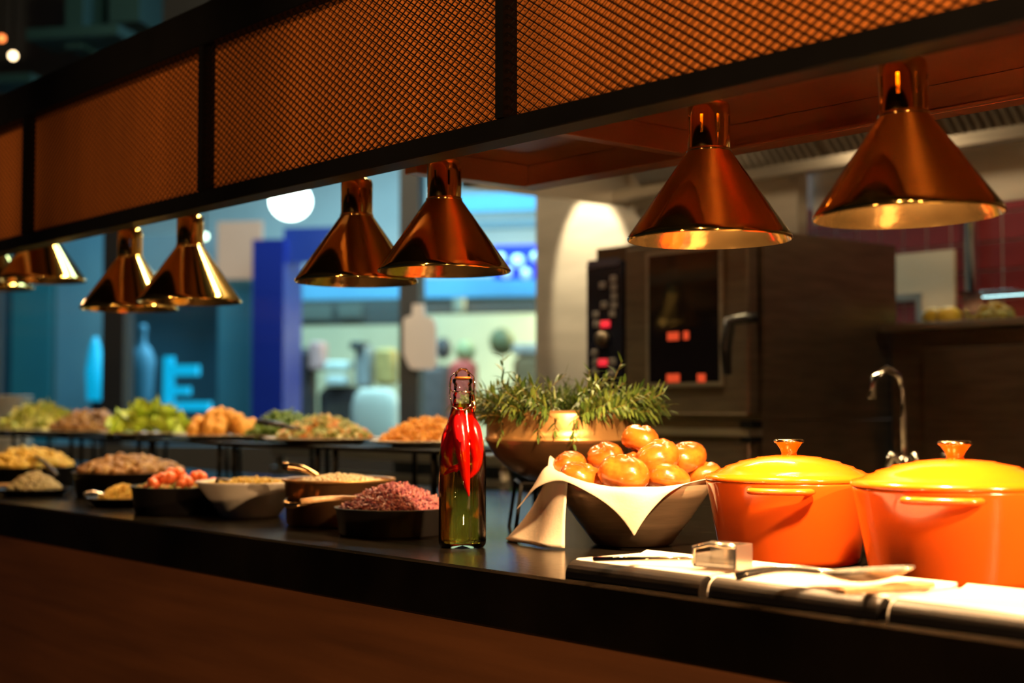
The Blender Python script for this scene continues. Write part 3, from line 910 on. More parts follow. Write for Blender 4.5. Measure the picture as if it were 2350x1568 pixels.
FM['pale'] = mat('pale_mix', (.6, .5, .35), .5, island=[(.55, .42, .24), (.70, .58, .38), (.48, .34, .18)])
FM['grey'] = mat('grey_mix', (.4, .34, .18), .5, island=[(.26, .20, .07), (.40, .32, .15), (.18, .12, .04)])
FM['ygreen'] = mat('yellow_green', (.5, .55, .08), .4, island=[(.35, .44, .04), (.62, .58, .10), (.70, .62, .22), (.22, .34, .03)])
FM['tomato'] = mat('tomato', (.78, .16, .045), .3, var=.2, scale=30)
FM['nugget'] = mat('fried_crumb', (.74, .34, .045), .5, var=.25, scale=60, bump=.3, bscale=120)
FM['lettuce'] = mat('lettuce', (.32, .46, .03), .4, island=[(.18, .34, .02), (.40, .52, .04), (.55, .60, .10)])

# ---- lower row, standing on the worktop
c = on_z(905, 1226, CT)
dish('cast_dish', c, 0.112, 0.052, 'black_dish', 'round black cast dish of red cabbage beside the oil bottle', rb=.93)
food('red_cabbage', c + Vector((0, 0, .044)), .103, .103, .048, 1500, 'strand', .0085, FM['cabbage'], 'heap of shredded red cabbage in a black dish', 3)
cab = c
c2 = on_z(742, 1208, CT)
c2 = c2 + Vector((-.02, .05, 0))
pn = dish('copper_pan', c2, 0.112, 0.092, 'pan_copper', 'old copper pan with a brass rim and side handles', 'pan', rb=.95, lip=True)
MB().lathe([(0.1095, .088), (0.1155, .089), (0.1165, .092), (0.1155, .0945), (0.108, .0935)], n=56).build('rim_band', 'bowl_copper', pn)
for a in (to_cam - .55, to_cam - .55 + math.pi):
    d = Vector((math.cos(a), math.sin(a), 0)); s = Vector((-d.y, d.x, 0))
    MB().tube([d * .108 + s * .034 + Vector((0, 0, .055)), d * .122 + s * .030 + Vector((0, 0, .050)), d * .134 + s * .012 + Vector((0, 0, .046)), d * .134 - s * .012 + Vector((0, 0, .046)),
               d * .122 - s * .030 + Vector((0, 0, .050)), d * .108 - s * .034 + Vector((0, 0, .055))], .0065, 8).build('handle', 'knob', pn)
food('creamy_grain_salad', c2 + Vector((0, 0, .08)), .100, .100, .020, 900, 'lump', .007, FM['pale'], 'pale creamy salad filling the copper pan', 4)
spoon('serving_spoon', at_d(650, 1070, 2.93), c2 + Vector((.02, .0, .085)), 'steel serving spoon with a round handle end standing in the copper pan', handle_r=.0058, hm='knob', bl=.06, bw=.02)
spoon('serving_spoon', at_d(690, 1152, 2.63), cab + Vector((.0, .03, .062)), 'serving spoon with a pale handle leaning out of the red cabbage', handle_r=.0042, hm='wood_handle', bl=.05, bw=.02)
c3 = on_z(557, 1188, CT) + Vector((-.02, .03, 0))
wb = dish('white_bowl', c3, 0.118, 0.078, 'porcelain', 'white porcelain bowl with flared sides beside the copper pan', 'bowl', rb=.55)
food('chopped_egg_salad', c3 + Vector((0, 0, .064)), .106, .106, .018, 700, 'dice', .007, FM['yellow'], 'chopped yellow salad in the white bowl', 5)
tg = empty('serving_tongs', at_d(502, 1105, 3.12), 'black handled tongs resting on the rim of the white bowl', 'tongs')
q = at_d(575, 1122, 3.10) - at_d(502, 1105, 3.12)
for o_ in (-.008, .008):
    MB().tube([Vector((0, o_ * .4, 0)), q * .4 + Vector((0, o_, .004)), q + Vector((0, o_ * 1.3, 0))], [.009, .0075, .004], 8).build('arm', 'black_plastic', tg)
c4 = on_z(395, 1178, CT) + Vector((0, .02, 0))
dish('cast_dish', c4, 0.110, 0.062, 'black_dish', 'round black dish of tomato pieces beside the white bowl', rb=.92)
food('tomato_bed', c4 + Vector((0, 0, .052)), .098, .098, .014, 260, 'dice', .010, FM['veg'], 'chopped vegetables under the tomato pieces', 6)
rng = random.Random(8); ts_ = None
tb = MB().lump((0, 0, 0), 1, .8, .7, rng, 12, 8, .06)
for i in range(24):
    a = rng.uniform(0, 6.28); r = .075 * math.sqrt(rng.random()); s = rng.uniform(.013, .018)
    p = c4 + Vector((r * math.cos(a), r * math.sin(a), .068 + .026 * (1 - (r / .075) ** 2) * rng.uniform(.5, 1)))
    rot = (rng.uniform(0, 6), rng.uniform(0, 6), 0)
    kw = dict(label='orange-red tomato piece in the black dish by the white bowl', cat='tomato', group='tomato pieces in the black dish')
    if ts_ is None:
        ts_ = tb.build('tomato_piece', FM['tomato'], None, loc=p, **kw); ts_.rotation_euler = rot; ts_.scale = (s, s, s)
    else: mesh_copy(ts_, 'tomato_piece', p, None, rot, (s, s, s), **kw)
c5 = on_z(272, 1162, CT) + Vector((0, .01, 0))
dish('small_dish', c5, 0.085, 0.022, 'black_dish', 'low black dish holding a small yellow heap', rb=.8)
food('yellow_couscous', c5 + Vector((0, 0, .016)), .058, .058, .034, 500, 'dice', .007, FM['yellow'], 'small heap of yellow couscous on a low black dish', 7)
spoon('serving_spoon', c5 + Vector((-.02, -.09, .03)), c5 + Vector((0, -.02, .03)), 'thin steel spoon beside the yellow couscous', bl=.03, bw=.012, handle_r=.003)
c6 = on_z(242, 1140, CT) + Vector((0, .07, 0))
dish('cast_dish', c6, 0.150, 0.066, 'black_dish', 'wide black dish of browned vegetables behind the yellow couscous', rb=.94)
food('roast_vegetables', c6 + Vector((0, 0, .054)), .140, .140, .036, 420, 'lump', .028, FM['brown'], 'browned roast vegetables in the wide black dish', 9)
c7 = on_z(78, 1138, CT)
dish('small_dish', c7, 0.095, 0.020, 'black_dish', 'low black dish holding a pale grey-green heap', rb=.8)
food('chopped_salad', c7 + Vector((0, 0, .014)), .070, .070, .044, 420, 'lump', .012, FM['grey'], 'pale chopped salad heap on a low black dish', 10)
spoon('serving_spoon', c7 + Vector((-.06, -.10, .02)), c7 + Vector((0, -.02, .03)), 'spoon with a pale end beside the pale chopped salad', bl=.03, bw=.012, hm='wood_handle')
c8 = on_z(25, 1118, CT) + Vector((-.05, .07, 0))
dish('cast_dish', c8, 0.150, 0.060, 'black_dish', 'black dish of yellow and orange salad beside the plate stack', rb=.94)
food('mixed_salad', c8 + Vector((0, 0, .05)), .140, .140, .060, 420, 'lump', .020, FM['yellow'], 'yellow and orange salad heaped in the black dish beside the plate stack', 12)
spoon('serving_spoon', at_d(128, 1092, 4.0), c8 + Vector((0.02, 0, .10)), 'dark spoon leaning on the salad beside the plate stack', m='steel_dark', hm='black_plastic', handle_r=.006)

# ---- riser with plates behind
RY0, RY1, RZ = 1.97, 2.33, CT + 0.142
k = 0
xs = [-2.60, -3.10, -3.62, -4.14, -4.66, -5.18, -5.70]
rz_lab = ['under the orange pasta', 'under the vegetable mix', 'under the green beans', 'under the fried pieces', 'under the lettuce', 'at the plate stack end']
for i in range(6):
    x1, x0 = xs[i] - .012, xs[i + 1] + .012
    o = empty('riser_table', (x1, RY0, CT), 'dark metal riser stand on thin legs ' + rz_lab[i], 'riser', 'risers behind the dishes')
    w = x1 - x0
    MB().box(-w, 0, 0, RY1 - RY0, RZ - CT - .010, RZ - CT, .002).build('shelf', 'black_metal', o)
    for lx in (-.03, -w + .03):
        for ly in (.025, RY1 - RY0 - .025):
            MB().tube([(lx, ly, 0), (lx, ly, RZ - CT - .010)], .007, 8).build('leg', 'black_metal', o)
def plate(c, R, label, m='plate_dim'):
    o = empty('serving_plate', c, label, 'plate')
    MB().lathe([(0, .0), (R * .6, 0), (R * .63, .004), (R * .98, .014), (R, .0155), (R * .99, .017), (R * .64, .008), (R * .6, .006), (0, .006)], n=56).build('plate_body', m, o)
    return o
def rp(px, y):
    p = on_y(px, 990, y); return Vector((p.x, p.y, RZ))
a = rp(985, 2.13); plate(a, .150, 'cream plate under the orange pasta heap', 'porcelain')
food('orange_pasta', a + Vector((0, 0, .012)), .125, .125, .058, 900, 'strand', .0105, FM['pasta'], 'heap of orange pasta on a cream plate next to the bottle', 21)
a = rp(745, 2.10); plate(a, .165, 'cream plate under the diced vegetable mix')
food('diced_vegetables', a + Vector((0, 0, .012)), .135, .130, .058, 620, 'dice', .013, FM['veg'], 'heap of diced green and orange vegetables on a plate', 22)
a2_ = rp(655, 2.19); plate(a2_, .12, 'cream plate under the green beans')
food('green_beans', a2_ + Vector((0, 0, .012)), .115, .11, .062, 330, 'strand', .022, FM['green'], 'heap of dark green beans behind the diced vegetables', 23)
tg = empty('serving_tongs', at_d(595, 968, 3.75), 'black tongs lying on the plate of green beans', 'tongs')
q = at_d(680, 985, 3.65) - at_d(595, 968, 3.75)
for o_ in (-.008, .008):
    MB().tube([Vector((0, o_ * .4, 0)), q * .5 + Vector((0, o_, .003)), q + Vector((0, o_, 0))], [.008, .007, .004], 8).build('arm', 'black_plastic', tg)
spoon('serving_spoon', rp(700, 2.0) + Vector((-.06, .0, .018)), rp(735, 2.02) + Vector((.0, .02, .028)), 'dark serving spoon at the edge of the diced vegetables', m='steel_dark', hm='black_plastic', handle_r=.005, bl=.05, bw=.018)
a = rp(512, 2.12); plate(a, .15, 'cream plate under the fried golden pieces')
rng = random.Random(31); src = None
nb_ = MB().lump((0, 0, 0), 1, .75, .6, rng, 10, 7, .1)
for i in range(48):
    an = rng.uniform(0, 6.28); r = .105 * math.sqrt(rng.random()); s = rng.uniform(.022, .03)
    p = a + Vector((r * math.cos(an), r * math.sin(an), .026 + .062 * (1 - (r / .105) ** 1.5) * rng.uniform(.55, 1)))
    rot = (rng.uniform(0, 6), rng.uniform(0, 6), 0)
    kw = dict(label='golden breaded fried piece on the plate next to the lettuce', cat='fried food', group='fried pieces on the plate')
    if src is None:
        src = nb_.build('fried_piece', FM['nugget'], None, loc=p, **kw); src.rotation_euler = rot; src.scale = (s, s, s)
    else: mesh_copy(src, 'fried_piece', p, None, rot, (s, s, s), **kw)
a = rp(350, 2.12); plate(a, .17, 'cream plate under the lettuce leaves')
rng = random.Random(33); src = None
lf = MB(); vs = []; n, K = 20, 5
for kk in range(K + 1):
    q_ = kk / K
    for i in range(n):
        an = 2 * math.pi * i / n
        rr = q_ * (1 + .12 * math.sin(3 * an))
        vs.append((rr * math.cos(an) * 1.2, rr * math.sin(an) * .8, .35 * q_ ** 2 + .16 * q_ ** 2 * math.sin(5 * an + kk)))
fs = [(kk * n + i, kk * n + (i + 1) % n, kk * n + n + (i + 1) % n, kk * n + n + i) for kk in range(K) for i in range(n)]
lf.add(vs, fs, True)
for i in range(46):
    an = rng.uniform(0, 6.28); r = .13 * math.sqrt(rng.random()); s = rng.uniform(.028, .044)
    p = a + Vector((r * math.cos(an) * 1.15, r * math.sin(an), .020 + .085 * (1 - (r / .13) ** 1.6) * rng.uniform(.5, 1)))
    rot = (rng.uniform(-1.1, 1.1), rng.uniform(-1.1, 1.1), rng.uniform(0, 6))
    kw = dict(label='crinkled bright green lettuce leaf on the plate between fried pieces and mushrooms', cat='lettuce leaf', group='lettuce leaves on the plate')
    if src is None:
        src = lf.build('lettuce_leaf', FM['lettuce'], None, loc=p, **kw); src.rotation_euler = rot; src.scale = (s, s, s)
    else: mesh_copy(src, 'lettuce_leaf', p, None, rot, (s, s, s), **kw)
a = rp(210, 2.12); plate(a, .17, 'cream plate under the brown mushrooms')
food('brown_mushrooms', a + Vector((0, 0, .012)), .15, .14, .062, 300, 'lump', .026, FM['brown'], 'heap of brown mushrooms on a plate beside the lettuce', 35)
a = rp(100, 2.12); plate(a, .19, 'pale plate under the yellow-green salad', 'porcelain')
food('yellow_green_salad', a + Vector((-.02, 0, .012)), .16, .15, .085, 260, 'flake', .03, FM['ygreen'], 'heap of yellow-green salad leaves on a pale plate', 36)

# stack of plates at the far end of the counter
ps = on_y(8, 1050, 2.42)
src = None
for i in range(17):
    kw = dict(label='round cream plate in the tall stack at the end of the counter', cat='plate', group='stacked plates')
    p = (ps.x, ps.y, CT + .0005 + i * .0172)
    if src is None:
        src = MB().lathe([(0, 0), (.07, 0), (.075, .005), (.125, .012), (.1275, .0145), (.125, .0165), (.072, .0085), (0, .008)], n=40).build('stacked_plate', 'plate_dim', None, loc=p, **kw)
    else: mesh_copy(src, 'stacked_plate', p, None, **kw)

# ================================================================== KITCHEN
# combi oven
OY, OX0, OX1, OB, OT = 3.02, -3.46, -2.56, 1.125, 1.655
ov = empty('combi_oven', (OX1, OY, OB), 'steel combi oven with a glazed door and dark control panel', 'oven')
def ob(name, x0, x1, y0, y1, z0, z1, m, par=ov, bev=0.0, **kw):
    return box(name, x0 - OX1, x1 - OX1, y0 - OY, y1 - OY, z0 - OB, z1 - OB, m, par, bev, **kw)
pc0 = on_y(1345, 575, OY).x; pc1 = on_y(1426, 575, OY).x; pd0 = on_y(1436, 575, OY).x; pd1 = OX1 - .006
ob('body', pc0 + .0, OX1, OY + .045, 3.70, OB, OT, 'steel_dark')
cp = ob('control_panel', pc0, pc1, OY, OY + .045, OB + .02, OT - .05, 'panel_black', bev=.003)
def panel_pt(px, py): return on_y(px, py, OY)
for px, py, r, mm in ((1372, 800 - 25, .026, 'steel_dark'), ):
    p = panel_pt(1386, 778)
    b = MB(); b.lathe([(0, 0), (.024, 0), (.022, .018), (0, .018)], n=24); b.xform(Matrix.Rotation(math.pi / 2, 4, 'X'))
    b.build('dial', 'steel_dark', cp, loc=(p.x - OX1, -.001, p.z - OB))
redm = mat('red_indicator', (.5, .02, .03), .3, emit=(1, .03, .05), estr=.9)
greym = mat('grey_button', (.22, .2, .2), .4)
bs = None
for (px, py, red) in ((1390, 744, 1), (1370, 744, 0), (1384, 832, 1), (1368, 832, 0), (1406, 830, 0), (1408, 640, 0), (1409, 660, 0), (1410, 680, 0), (1410, 700, 0), (1383, 655, 0), (1387, 700, 0), (1368, 722, 0), (1406, 720, 0), (1366, 810, 0), (1366, 854, 0), (1405, 856, 0)):
    p = panel_pt(px, py); w = .020 if red else .014
    MB().box(-w, w, -.004, 0, -.010, .010, .002).build('button', redm if red else greym, cp, loc=(p.x - OX1, 0, p.z - OB))
p = panel_pt(1385, 604)
MB().box(-.07, .07, -.003, 0, -.012, .012, .002).build('display', mat('display', (.05, .05, .09), .3), cp, loc=(p.x - OX1, 0, p.z - OB))
dr = ob('door', pd0, pd1, OY - .005, OY + .04, OB + .015, OT - .02, 'steel_dark', bev=.004)
wx0, wx1 = on_y(1494, 700, OY).x, on_y(1655, 700, OY).x
wz0, wz1 = on_y(1580, 878, OY).z, on_y(1580, 580, OY).z
ob('window_glass', wx0, wx1, OY - .009, OY - .0045, wz0, wz1, 'oven_glass', dr)
glow = mat('oven_glow', (.5, .05, .02), .5, emit=(1, .10, .03), estr=.45)
for px, py, w in ((1545, 772, .045), (1545, 868, .05), (1610, 868, .03), (1575, 770, .02)):
    p = on_y(px, py, OY - .009)
    ob('indicator_glow', p.x - w * .5, p.x + w * .5, OY - .0105, OY - .0089, p.z - .012, p.z + .012, glow, dr)
for a_, b_, c_, d_ in ((wx0 - .012, wx1 + .012, wz0 - .012, wz0), (wx0 - .012, wx1 + .012, wz1, wz1 + .012), (wx0 - .012, wx0, wz0, wz1), (wx1, wx1 + .012, wz0, wz1)):
    ob('window_frame', a_, b_, OY - .010, OY - .0045, c_, d_, 'steel', dr)
hx = on_y(1668, 780, OY - .06).x; hz1_ = on_y(1668, 730, OY - .06).z; hz0_ = on_y(1668, 860, OY - .06).z
MB().tube([(hx - OX1, -.06, hz0_ - OB), (hx - OX1, -.065, (hz0_ + hz1_) / 2 - OB), (hx - OX1 + .01, -.06, hz1_ - OB - .01), (hx - OX1 + .045, -.03, hz1_ - OB), (hx - OX1 + .06, -.005, hz1_ - OB)], [.012, .017, .018, .016, .014], 10).build('handle', 'black_plastic', dr)
ob('side_panel', OX1, OX1 + .004, OY + .05, 3.69, OB + .02, OT - .02, 'steel_dark')
lo = empty('lower_oven', (OX1, OY, 0), 'steel lower oven unit under the combi oven', 'oven')
box('body', pc0 - OX1 - .1, 0, .045, .66, .12, OB - .002, 'steel_dark', lo)
box('door', pd0 - OX1, -.006, -.005, .04, .55, OB - .06, 'steel_dark', lo, .004)
box('control_panel', pc0 - OX1, pc1 - OX1, 0, .045, .55, OB - .06, 'panel_black', lo, .003)
box('hinge', -.03, .012, -.012, .03, OB - .022, OB - .002, 'black_metal', lo)
box('hinge', -.03, .012, -.012, .03, OB - .060, OB - .045, 'black_metal', lo)
box('rail', pc0 - OX1, -.0, -.01, .045, OB - .045, OB - .025, 'steel', lo)
for lx in (pc0 - OX1 - .05, -.05):
    for ly in (.1, .6):
        MB().tube([(lx, ly, 0), (lx, ly, .12)], .02, 10).build('foot', 'black_metal', lo)

# fridge bank under steel top, right of the oven
FY, FZ = 3.60, 1.385
fr = empty('fridge_bank', (-2.5, FY, 0), 'dark steel cabinet bank with a thin steel top against the tiled wall', 'cabinet')
box('body', -.03, 4.2, .03, .72, .1, FZ - .001, 'steel_dark', fr)
box('plinth', -.03, 4.2, .06, .72, .0, .1, 'black_metal', fr)
for i in range(5):
    d_ = box('door', .10 + i * .62, .10 + i * .62 + .58, 0.0, .028, .14, FZ - .05, 'steel_dark', fr, .004)
    box('handle', .14 + i * .62, .16 + i * .62, -.03, 0.0, .7, 1.0, 'black_metal', d_)
box('steel_top', -.03, 4.2, -.03, .74, FZ, FZ + .022, 'steel', fr, .003)
# clear box with yellow pieces and lemons
p = on_z(2275, 716, FZ + .022)
p = on_y(2275, 720, 3.78)
bx_c = Vector((p.x, 3.80, FZ + .022))
bxo = empty('food_container', bx_c, 'clear plastic lidded container half filled with yellow pieces', 'container')
wv = .10; b = MB()
b.lathe([(wv * .92, 0), (wv, .085), (wv * 1.06, .088)], n=4, smooth=False); b.xform(Matrix.Rotation(math.pi / 4, 4, 'Z') )
b.xform(Matrix.Diagonal((1.05, .8, 1, 1)))
b.build('clear_tub', 'box_clear', bxo)
MB().box(-.085, .085, -.064, .064, .088, .097, .003).build('lid', 'box_clear', bxo)
food('cut_lemons', bx_c + Vector((0, 0, .004)), .062, .046, .045, 60, 'lump', .024, FM['yellow'], 'yellow cut pieces inside the clear container', 41)
rng = random.Random(3)
lemon = mat('lemon', (.72, .50, .05), .4)
lsrc = None
for i, (dx, dy) in enumerate(((-.15, 0), (-.21, .02), (-.18, -.05), (-.125, -.05))):
    kw = dict(label='whole yellow lemon lying beside the clear container', cat='lemon', group='lemons on the steel top')
    pp = bx_c + Vector((dx, dy, .0285 + (.03 if i == 5 else 0)))
    if lsrc is None:
        lsrc = MB().lump((0, 0, 0), .038, .029, .0285, rng, 14, 10, .01).build('lemon', lemon, None, loc=pp, **kw)
    else: mesh_copy(lsrc, 'lemon', pp, None, (0, 0, rng.uniform(0, 3)), **kw)
# cream board with a cut-out on the tiles, and steel pipe
bx0, bx1 = on_y(2050, 650, TY - .02).x, on_y(2190, 650, TY - .02).x
zc1, zc0 = on_y(2190, 572, TY - .02).z, on_y(2190, 735, TY - .02).z
cx1 = on_y(2118, 700, TY - .02).x; cz1 = on_y(2118, 672, TY - .02).z
wbd = empty('wall_board', (bx0 - .1, TY - .022, zc0), 'cream L-shaped board mounted on the maroon tiles', 'board')
box('upright', cx1 - bx0 + .1, bx1 - bx0 + .1, 0, .014, 0, zc1 - zc0, 'cream_board', wbd)
box('top_piece', 0, cx1 - bx0 + .1, 0, .014, cz1 - zc0, zc1 - zc0, 'cream_board', wbd)
box('grey_edge', 0, cx1 - bx0 + .1, -.004, .014, cz1 - zc0 - .025, cz1 - zc0, 'steel', wbd)
box('grey_edge', cx1 - bx0 + .075, cx1 - bx0 + .1, -.004, .014, 0, cz1 - zc0 - .025, 'steel', wbd)
pxp = on_y(2228, 600, TY - .05).x
pipe = MB(); pipe.tube([(0, 0, 0), (0, 0, 1.2)], .02, 14)
pipe.build('steel_pipe', 'chrome', None, loc=(pxp, TY - .05, FZ + .022), label='upright steel pipe in front of the maroon tiles', cat='pipe')

# sink bench with tap
sb = empty('sink_bench', (-2.35, 2.72, 0), 'dark steel sink bench behind the orange pots', 'bench')
box('bench_top', 0, 3.6, 0, .62, .86, .90, 'steel_dark', sb, .004)
box('under_shelf', .03, 3.57, .04, .6, .30, .33, 'steel_dark', sb)
for lx in (.04, 1.8, 3.56):
    for ly in (.04, .58):
        MB().tube([(lx, ly, 0), (lx, ly, .86)], .02, 10).build('leg', 'steel_dark', sb)
tpn = on_y(2076, 1050, 2.95)
tp_o = empty('sink_tap', (tpn.x, 2.95, .90), 'tall chrome mixer tap with cross handles on the sink bench', 'tap')
MB().tube([(0, 0, 0), (0, 0, .14)], [.018, .014], 12).build('tap_body', 'chrome', tp_o)
MB().tube([(0, 0, .14), (0, 0, .30), (0, -.02, .335), (0, -.07, .35), (0, -.12, .33), (0, -.13, .28)], [.008, .008, .009, .011, .010, .010], 10).build('spout', 'chrome', tp_o)
for sg in (-1, 1):
    MB().tube([(sg * .012, 0, .13), (sg * .032, -.005, .145), (sg * .045, -.01, .10)], [.009, .010, .008], 8).build('tap_handle', 'chrome', tp_o)
p = on_z(2310, 1092, .975)
pp = on_y(2310, 1095, 2.95)
box('blue_cloth', -.05, .05, -.03, .03, 0, .11, mat('blue_cloth', (.03, .03, .12), .8), None, .012, loc=(pp.x, 2.95, .90), label='folded dark blue cloth on the sink bench behind the larger pot', cat='cloth')
p = on_y(2155, 1060, 2.95)
MB().lathe([(0, 0), (.016, 0), (.016, .11), (.008, .125), (.012, .13), (.012, .15), (0, .151)], n=16).build('soap_pump', 'chrome', None, loc=(p.x, 2.98, .90), label='small chrome soap pump beside the tap', cat='soap pump')

# steel bench far behind the risers
rb_ = empty('prep_bench', (-4.95, 2.92, 0), 'steel prep bench with stacked rails behind the risers', 'bench')
box('bench_top', 0, 1.45, 0, .65, .97, 1.01, 'steel', rb_, .004)
box('front_rail', 0, 1.45, .0, .03, .90, .925, 'steel', rb_)
box('mid_shelf', 0, 1.45, .02, .62, .78, .82, 'steel', rb_)
box('back_panel', 0, 1.45, .60, .63, .43, .97, 'steel_dark', rb_)
box('low_shelf', 0, 1.45, .02, .62, .40, .43, 'steel_dark', rb_)
for lx in (.03, 1.42):
    for ly in (.03, .62):
        MB().tube([(lx, ly, 0), (lx, ly, .97)], .018, 10).build('leg', 'steel_dark', rb_)
p = on_y(1132, 1092, 2.98)
box('green_tub', -.05, .05, -.05, .05, 0, .075, mat('green_plastic', (.01, .32, .06), .4), None, .01, loc=(-3.62, 3.0, .82), label='small green plastic tub on the prep bench shelf', cat='tub')

# exhaust hood
HX0, HY0, HY1, HZ = -3.72, 2.92, 3.80, EZ + .735
hd = empty('exhaust_hood', (HX0, HY0, HZ), 'large steel exhaust hood with baffle filters above the ovens', 'hood')
def hbx(name, x0, x1, y0, y1, z0, z1, m, **kw):
    return box(name, x0 - HX0, x1 - HX0, y0 - HY0, y1 - HY0, z0 - HZ, z1 - HZ, m, hd, **kw)
hbx('end_wall', HX0, HX0 + .02, HY0, 3.70, HZ, 2.75, 'steel_satin')
hbx('front_wall', HX0, 2.2, HY0, HY0 + .02, HZ, 2.75, mat('darkened_steel', (.035, .026, .02), .45))  # hood front darkened in colour to hold down the strip lamp's glare
hbx('top_wall', HX0, 2.2, HY0, HY1, 2.73, 2.75, 'steel_satin')
hbx('back_wall', -2.95, 2.2, HY1, HY1 + .02, EZ + .160 * HY1, 2.75, 'steel_satin')
hbx('back_wall', HX0, -2.95, 3.68, 3.70, HZ - .0, 2.75, 'steel_satin')
hbx('gutter', HX0 + .02, 2.2, 3.60, 3.67, EZ + .207 * 3.62, EZ + .2167 * 3.62, 'steel')
f0 = Vector((0, 3.63, EZ + .2167 * 3.63)); f1 = Vector((0, 3.15, EZ + .2167 * 3.63 + .46))
dv = (f1 - f0); L = dv.length; ang = math.atan2(dv.z, dv.y)
bsrc = None; i = 0; x = HX0 + .14
fil = None
while x < .6:
    if i % 14 == 0:
        fil = MB().box(-.008, .03 * 14, 0, L, -.02, -.014).build('filter', 'steel_dark', hd, loc=(x - HX0, f0.y - HY0, f0.z - HZ))
        fil.rotation_euler = (ang, 0, 0)
    k_ = i % 14
    if k_ < 13:
        if bsrc is None:
            bb_ = MB(); bb_.add([(-.009, 0, -.012), (.009, 0, -.012), (.005, 0, .008), (-.005, 0, .008), (-.009, L, -.012), (.009, L, -.012), (.005, L, .008), (-.005, L, .008)],
                                [(3, 2, 1, 0), (4, 5, 6, 7), (0, 1, 5, 4), (1, 2, 6, 5), (2, 3, 7, 6), (3, 0, 4, 7)])
            bsrc = bb_.build('baffle_slat', 'steel', fil, loc=(.015, 0, 0))
        else:
            mesh_copy(bsrc, 'baffle_slat', (.015 + k_ * .03, 0, 0), fil)
    x += .03; i += 1
# light under the hood end
hl = empty('hood_light', (-3.99, 3.40, HZ + .29), 'small spotlight under the hood shining on the steel wall', 'light')
MB().lathe([(0, 0), (.03, 0), (.035, .06), (0, .07)], n=20).build('housing', 'steel_dark', hl)
MB().tube([(0, 0, .07), (0, 0, 4.2 - HZ - .29)], .008, 6).build('hanger', 'black_metal', hl)
light('hood_spot_light', 'SPOT', (-3.97, 3.42, HZ + .27), 75, (1.0, .80, .48), (-3.93, 3.74, 1.70), spot_size=.80, spot_blend=.25, shadow_soft_size=.02)
light('hood_fill_light', 'POINT', (-1.6, 3.02, 2.12), 8.0, (1.0, .70, .36), shadow_soft_size=.08)  # bare points added to brighten the hood inside and the kitchen
light('hood_fill_light', 'POINT', (-2.9, 3.02, 2.12), 8.0, (1.0, .72, .40), shadow_soft_size=.08)
light('board_fill_light', 'POINT', (-2.4, 3.98, 2.3), 10.0, (1.0, .75, .45), shadow_soft_size=.06)  # bare point added behind the hood to brighten the cream board
light('kitchen_fill_light', 'POINT', (-.3, 3.02, 2.12), 7.0, (1.0, .70, .36), shadow_soft_size=.08)  # another added point brightening the kitchen, with no lamp behind it

light('sign_fill_light', 'POINT', (-4.7, 2.5, 2.9), 80, (1.0, .74, .42), shadow_soft_size=.08)  # bare point added to brighten the paddle sign
# long lit strip lamp over the kitchen aisle
cp_o = empty('strip_lamp', (-2.82, 2.72, 2.96), 'long lit strip lamp hanging over the kitchen aisle', 'lamp')
box('housing', -.78, .78, -.10, .10, .02, .08, 'steel', cp_o)
box('diffuser', -.75, .75, -.08, .08, .0, .02, mat('strip_glow', (.9, .85, .7), .5, emit=(1.0, .74, .36), estr=110), cp_o)
for hx_ in (-.6, .6):
    MB().tube([(hx_, 0, .08), (hx_, 0, 1.24)], .008, 6).build('hanger', 'black_metal', cp_o)

# ================================================================== MALL BEYOND THE COUNTER
def mbx(b, u0, u1, v0, v1, z0, z1):
    vs = [mw(u, v, z) for z in (z0, z1) for v in (v0, v1) for u in (u0, u1)]
    b.add(vs, [(0, 2, 3, 1), (4, 5, 7, 6), (0, 1, 5, 4), (2, 6, 7, 3), (0, 4, 6, 2), (1, 3, 7, 5)])
    return b
def mpx(name, px0, py0, px1, py1, v, th, m, parent=None, z0=None, z1=None, **kw):
    """box in the mall frame whose front face covers the pixel rectangle at depth v"""
    um = (py0 + py1) / 2; pm = (px0 + px1) / 2
    u0, u1 = on_m(px0, um, v)[0], on_m(px1, um, v)[0]
    if z1 is None: z1 = on_m(pm, py0, v)[1]
    if z0 is None: z0 = on_m(pm, py1, v)[1]
    return mbx(MB(), u0, u1, v, v + th, z0, z1).build(name, m, parent, **kw)
def mball(name, px, py, rpx, v, m, sz=1.0, sd=1.0, parent=None, **kw):
    u, z = on_m(px, py, v); r = rpx * v / FPX; c = mw(u, v, z)
    b = MB(); b.lathe([(r * math.cos(t), r * sz * math.sin(t)) if abs(t) < 1.57 else (0, r * sz * math.sin(t)) for t in [-1.5708 + 3.14159 * i / 12 for i in range(13)]], n=24)
    return b.build(name, m, parent, loc=c, **kw)
MM = {}
def mm(name, c, rough=.6, **kw):
    if name not in MM: MM[name] = mat('mall_' + name, c, rough, var=.08, scale=2, **kw)
    return MM[name]
light('mall_fill_light', 'AREA', mw(-1.5, 8.1, 4.1), 760, (.45, .80, 1.0), mw(-1.5, 8.1, 0), shape='RECTANGLE', size=8, size_y=2.4)  # blue area light added overhead to brighten the mall fronts
light('shop_fill_light', 'AREA', mw(.05, 11.3, 2.75), 520, (1.0, .86, .50), mw(.05, 11.6, 0), shape='RECTANGLE', size=3.2, size_y=.8)  # warm area light added to brighten the shop wall and goods
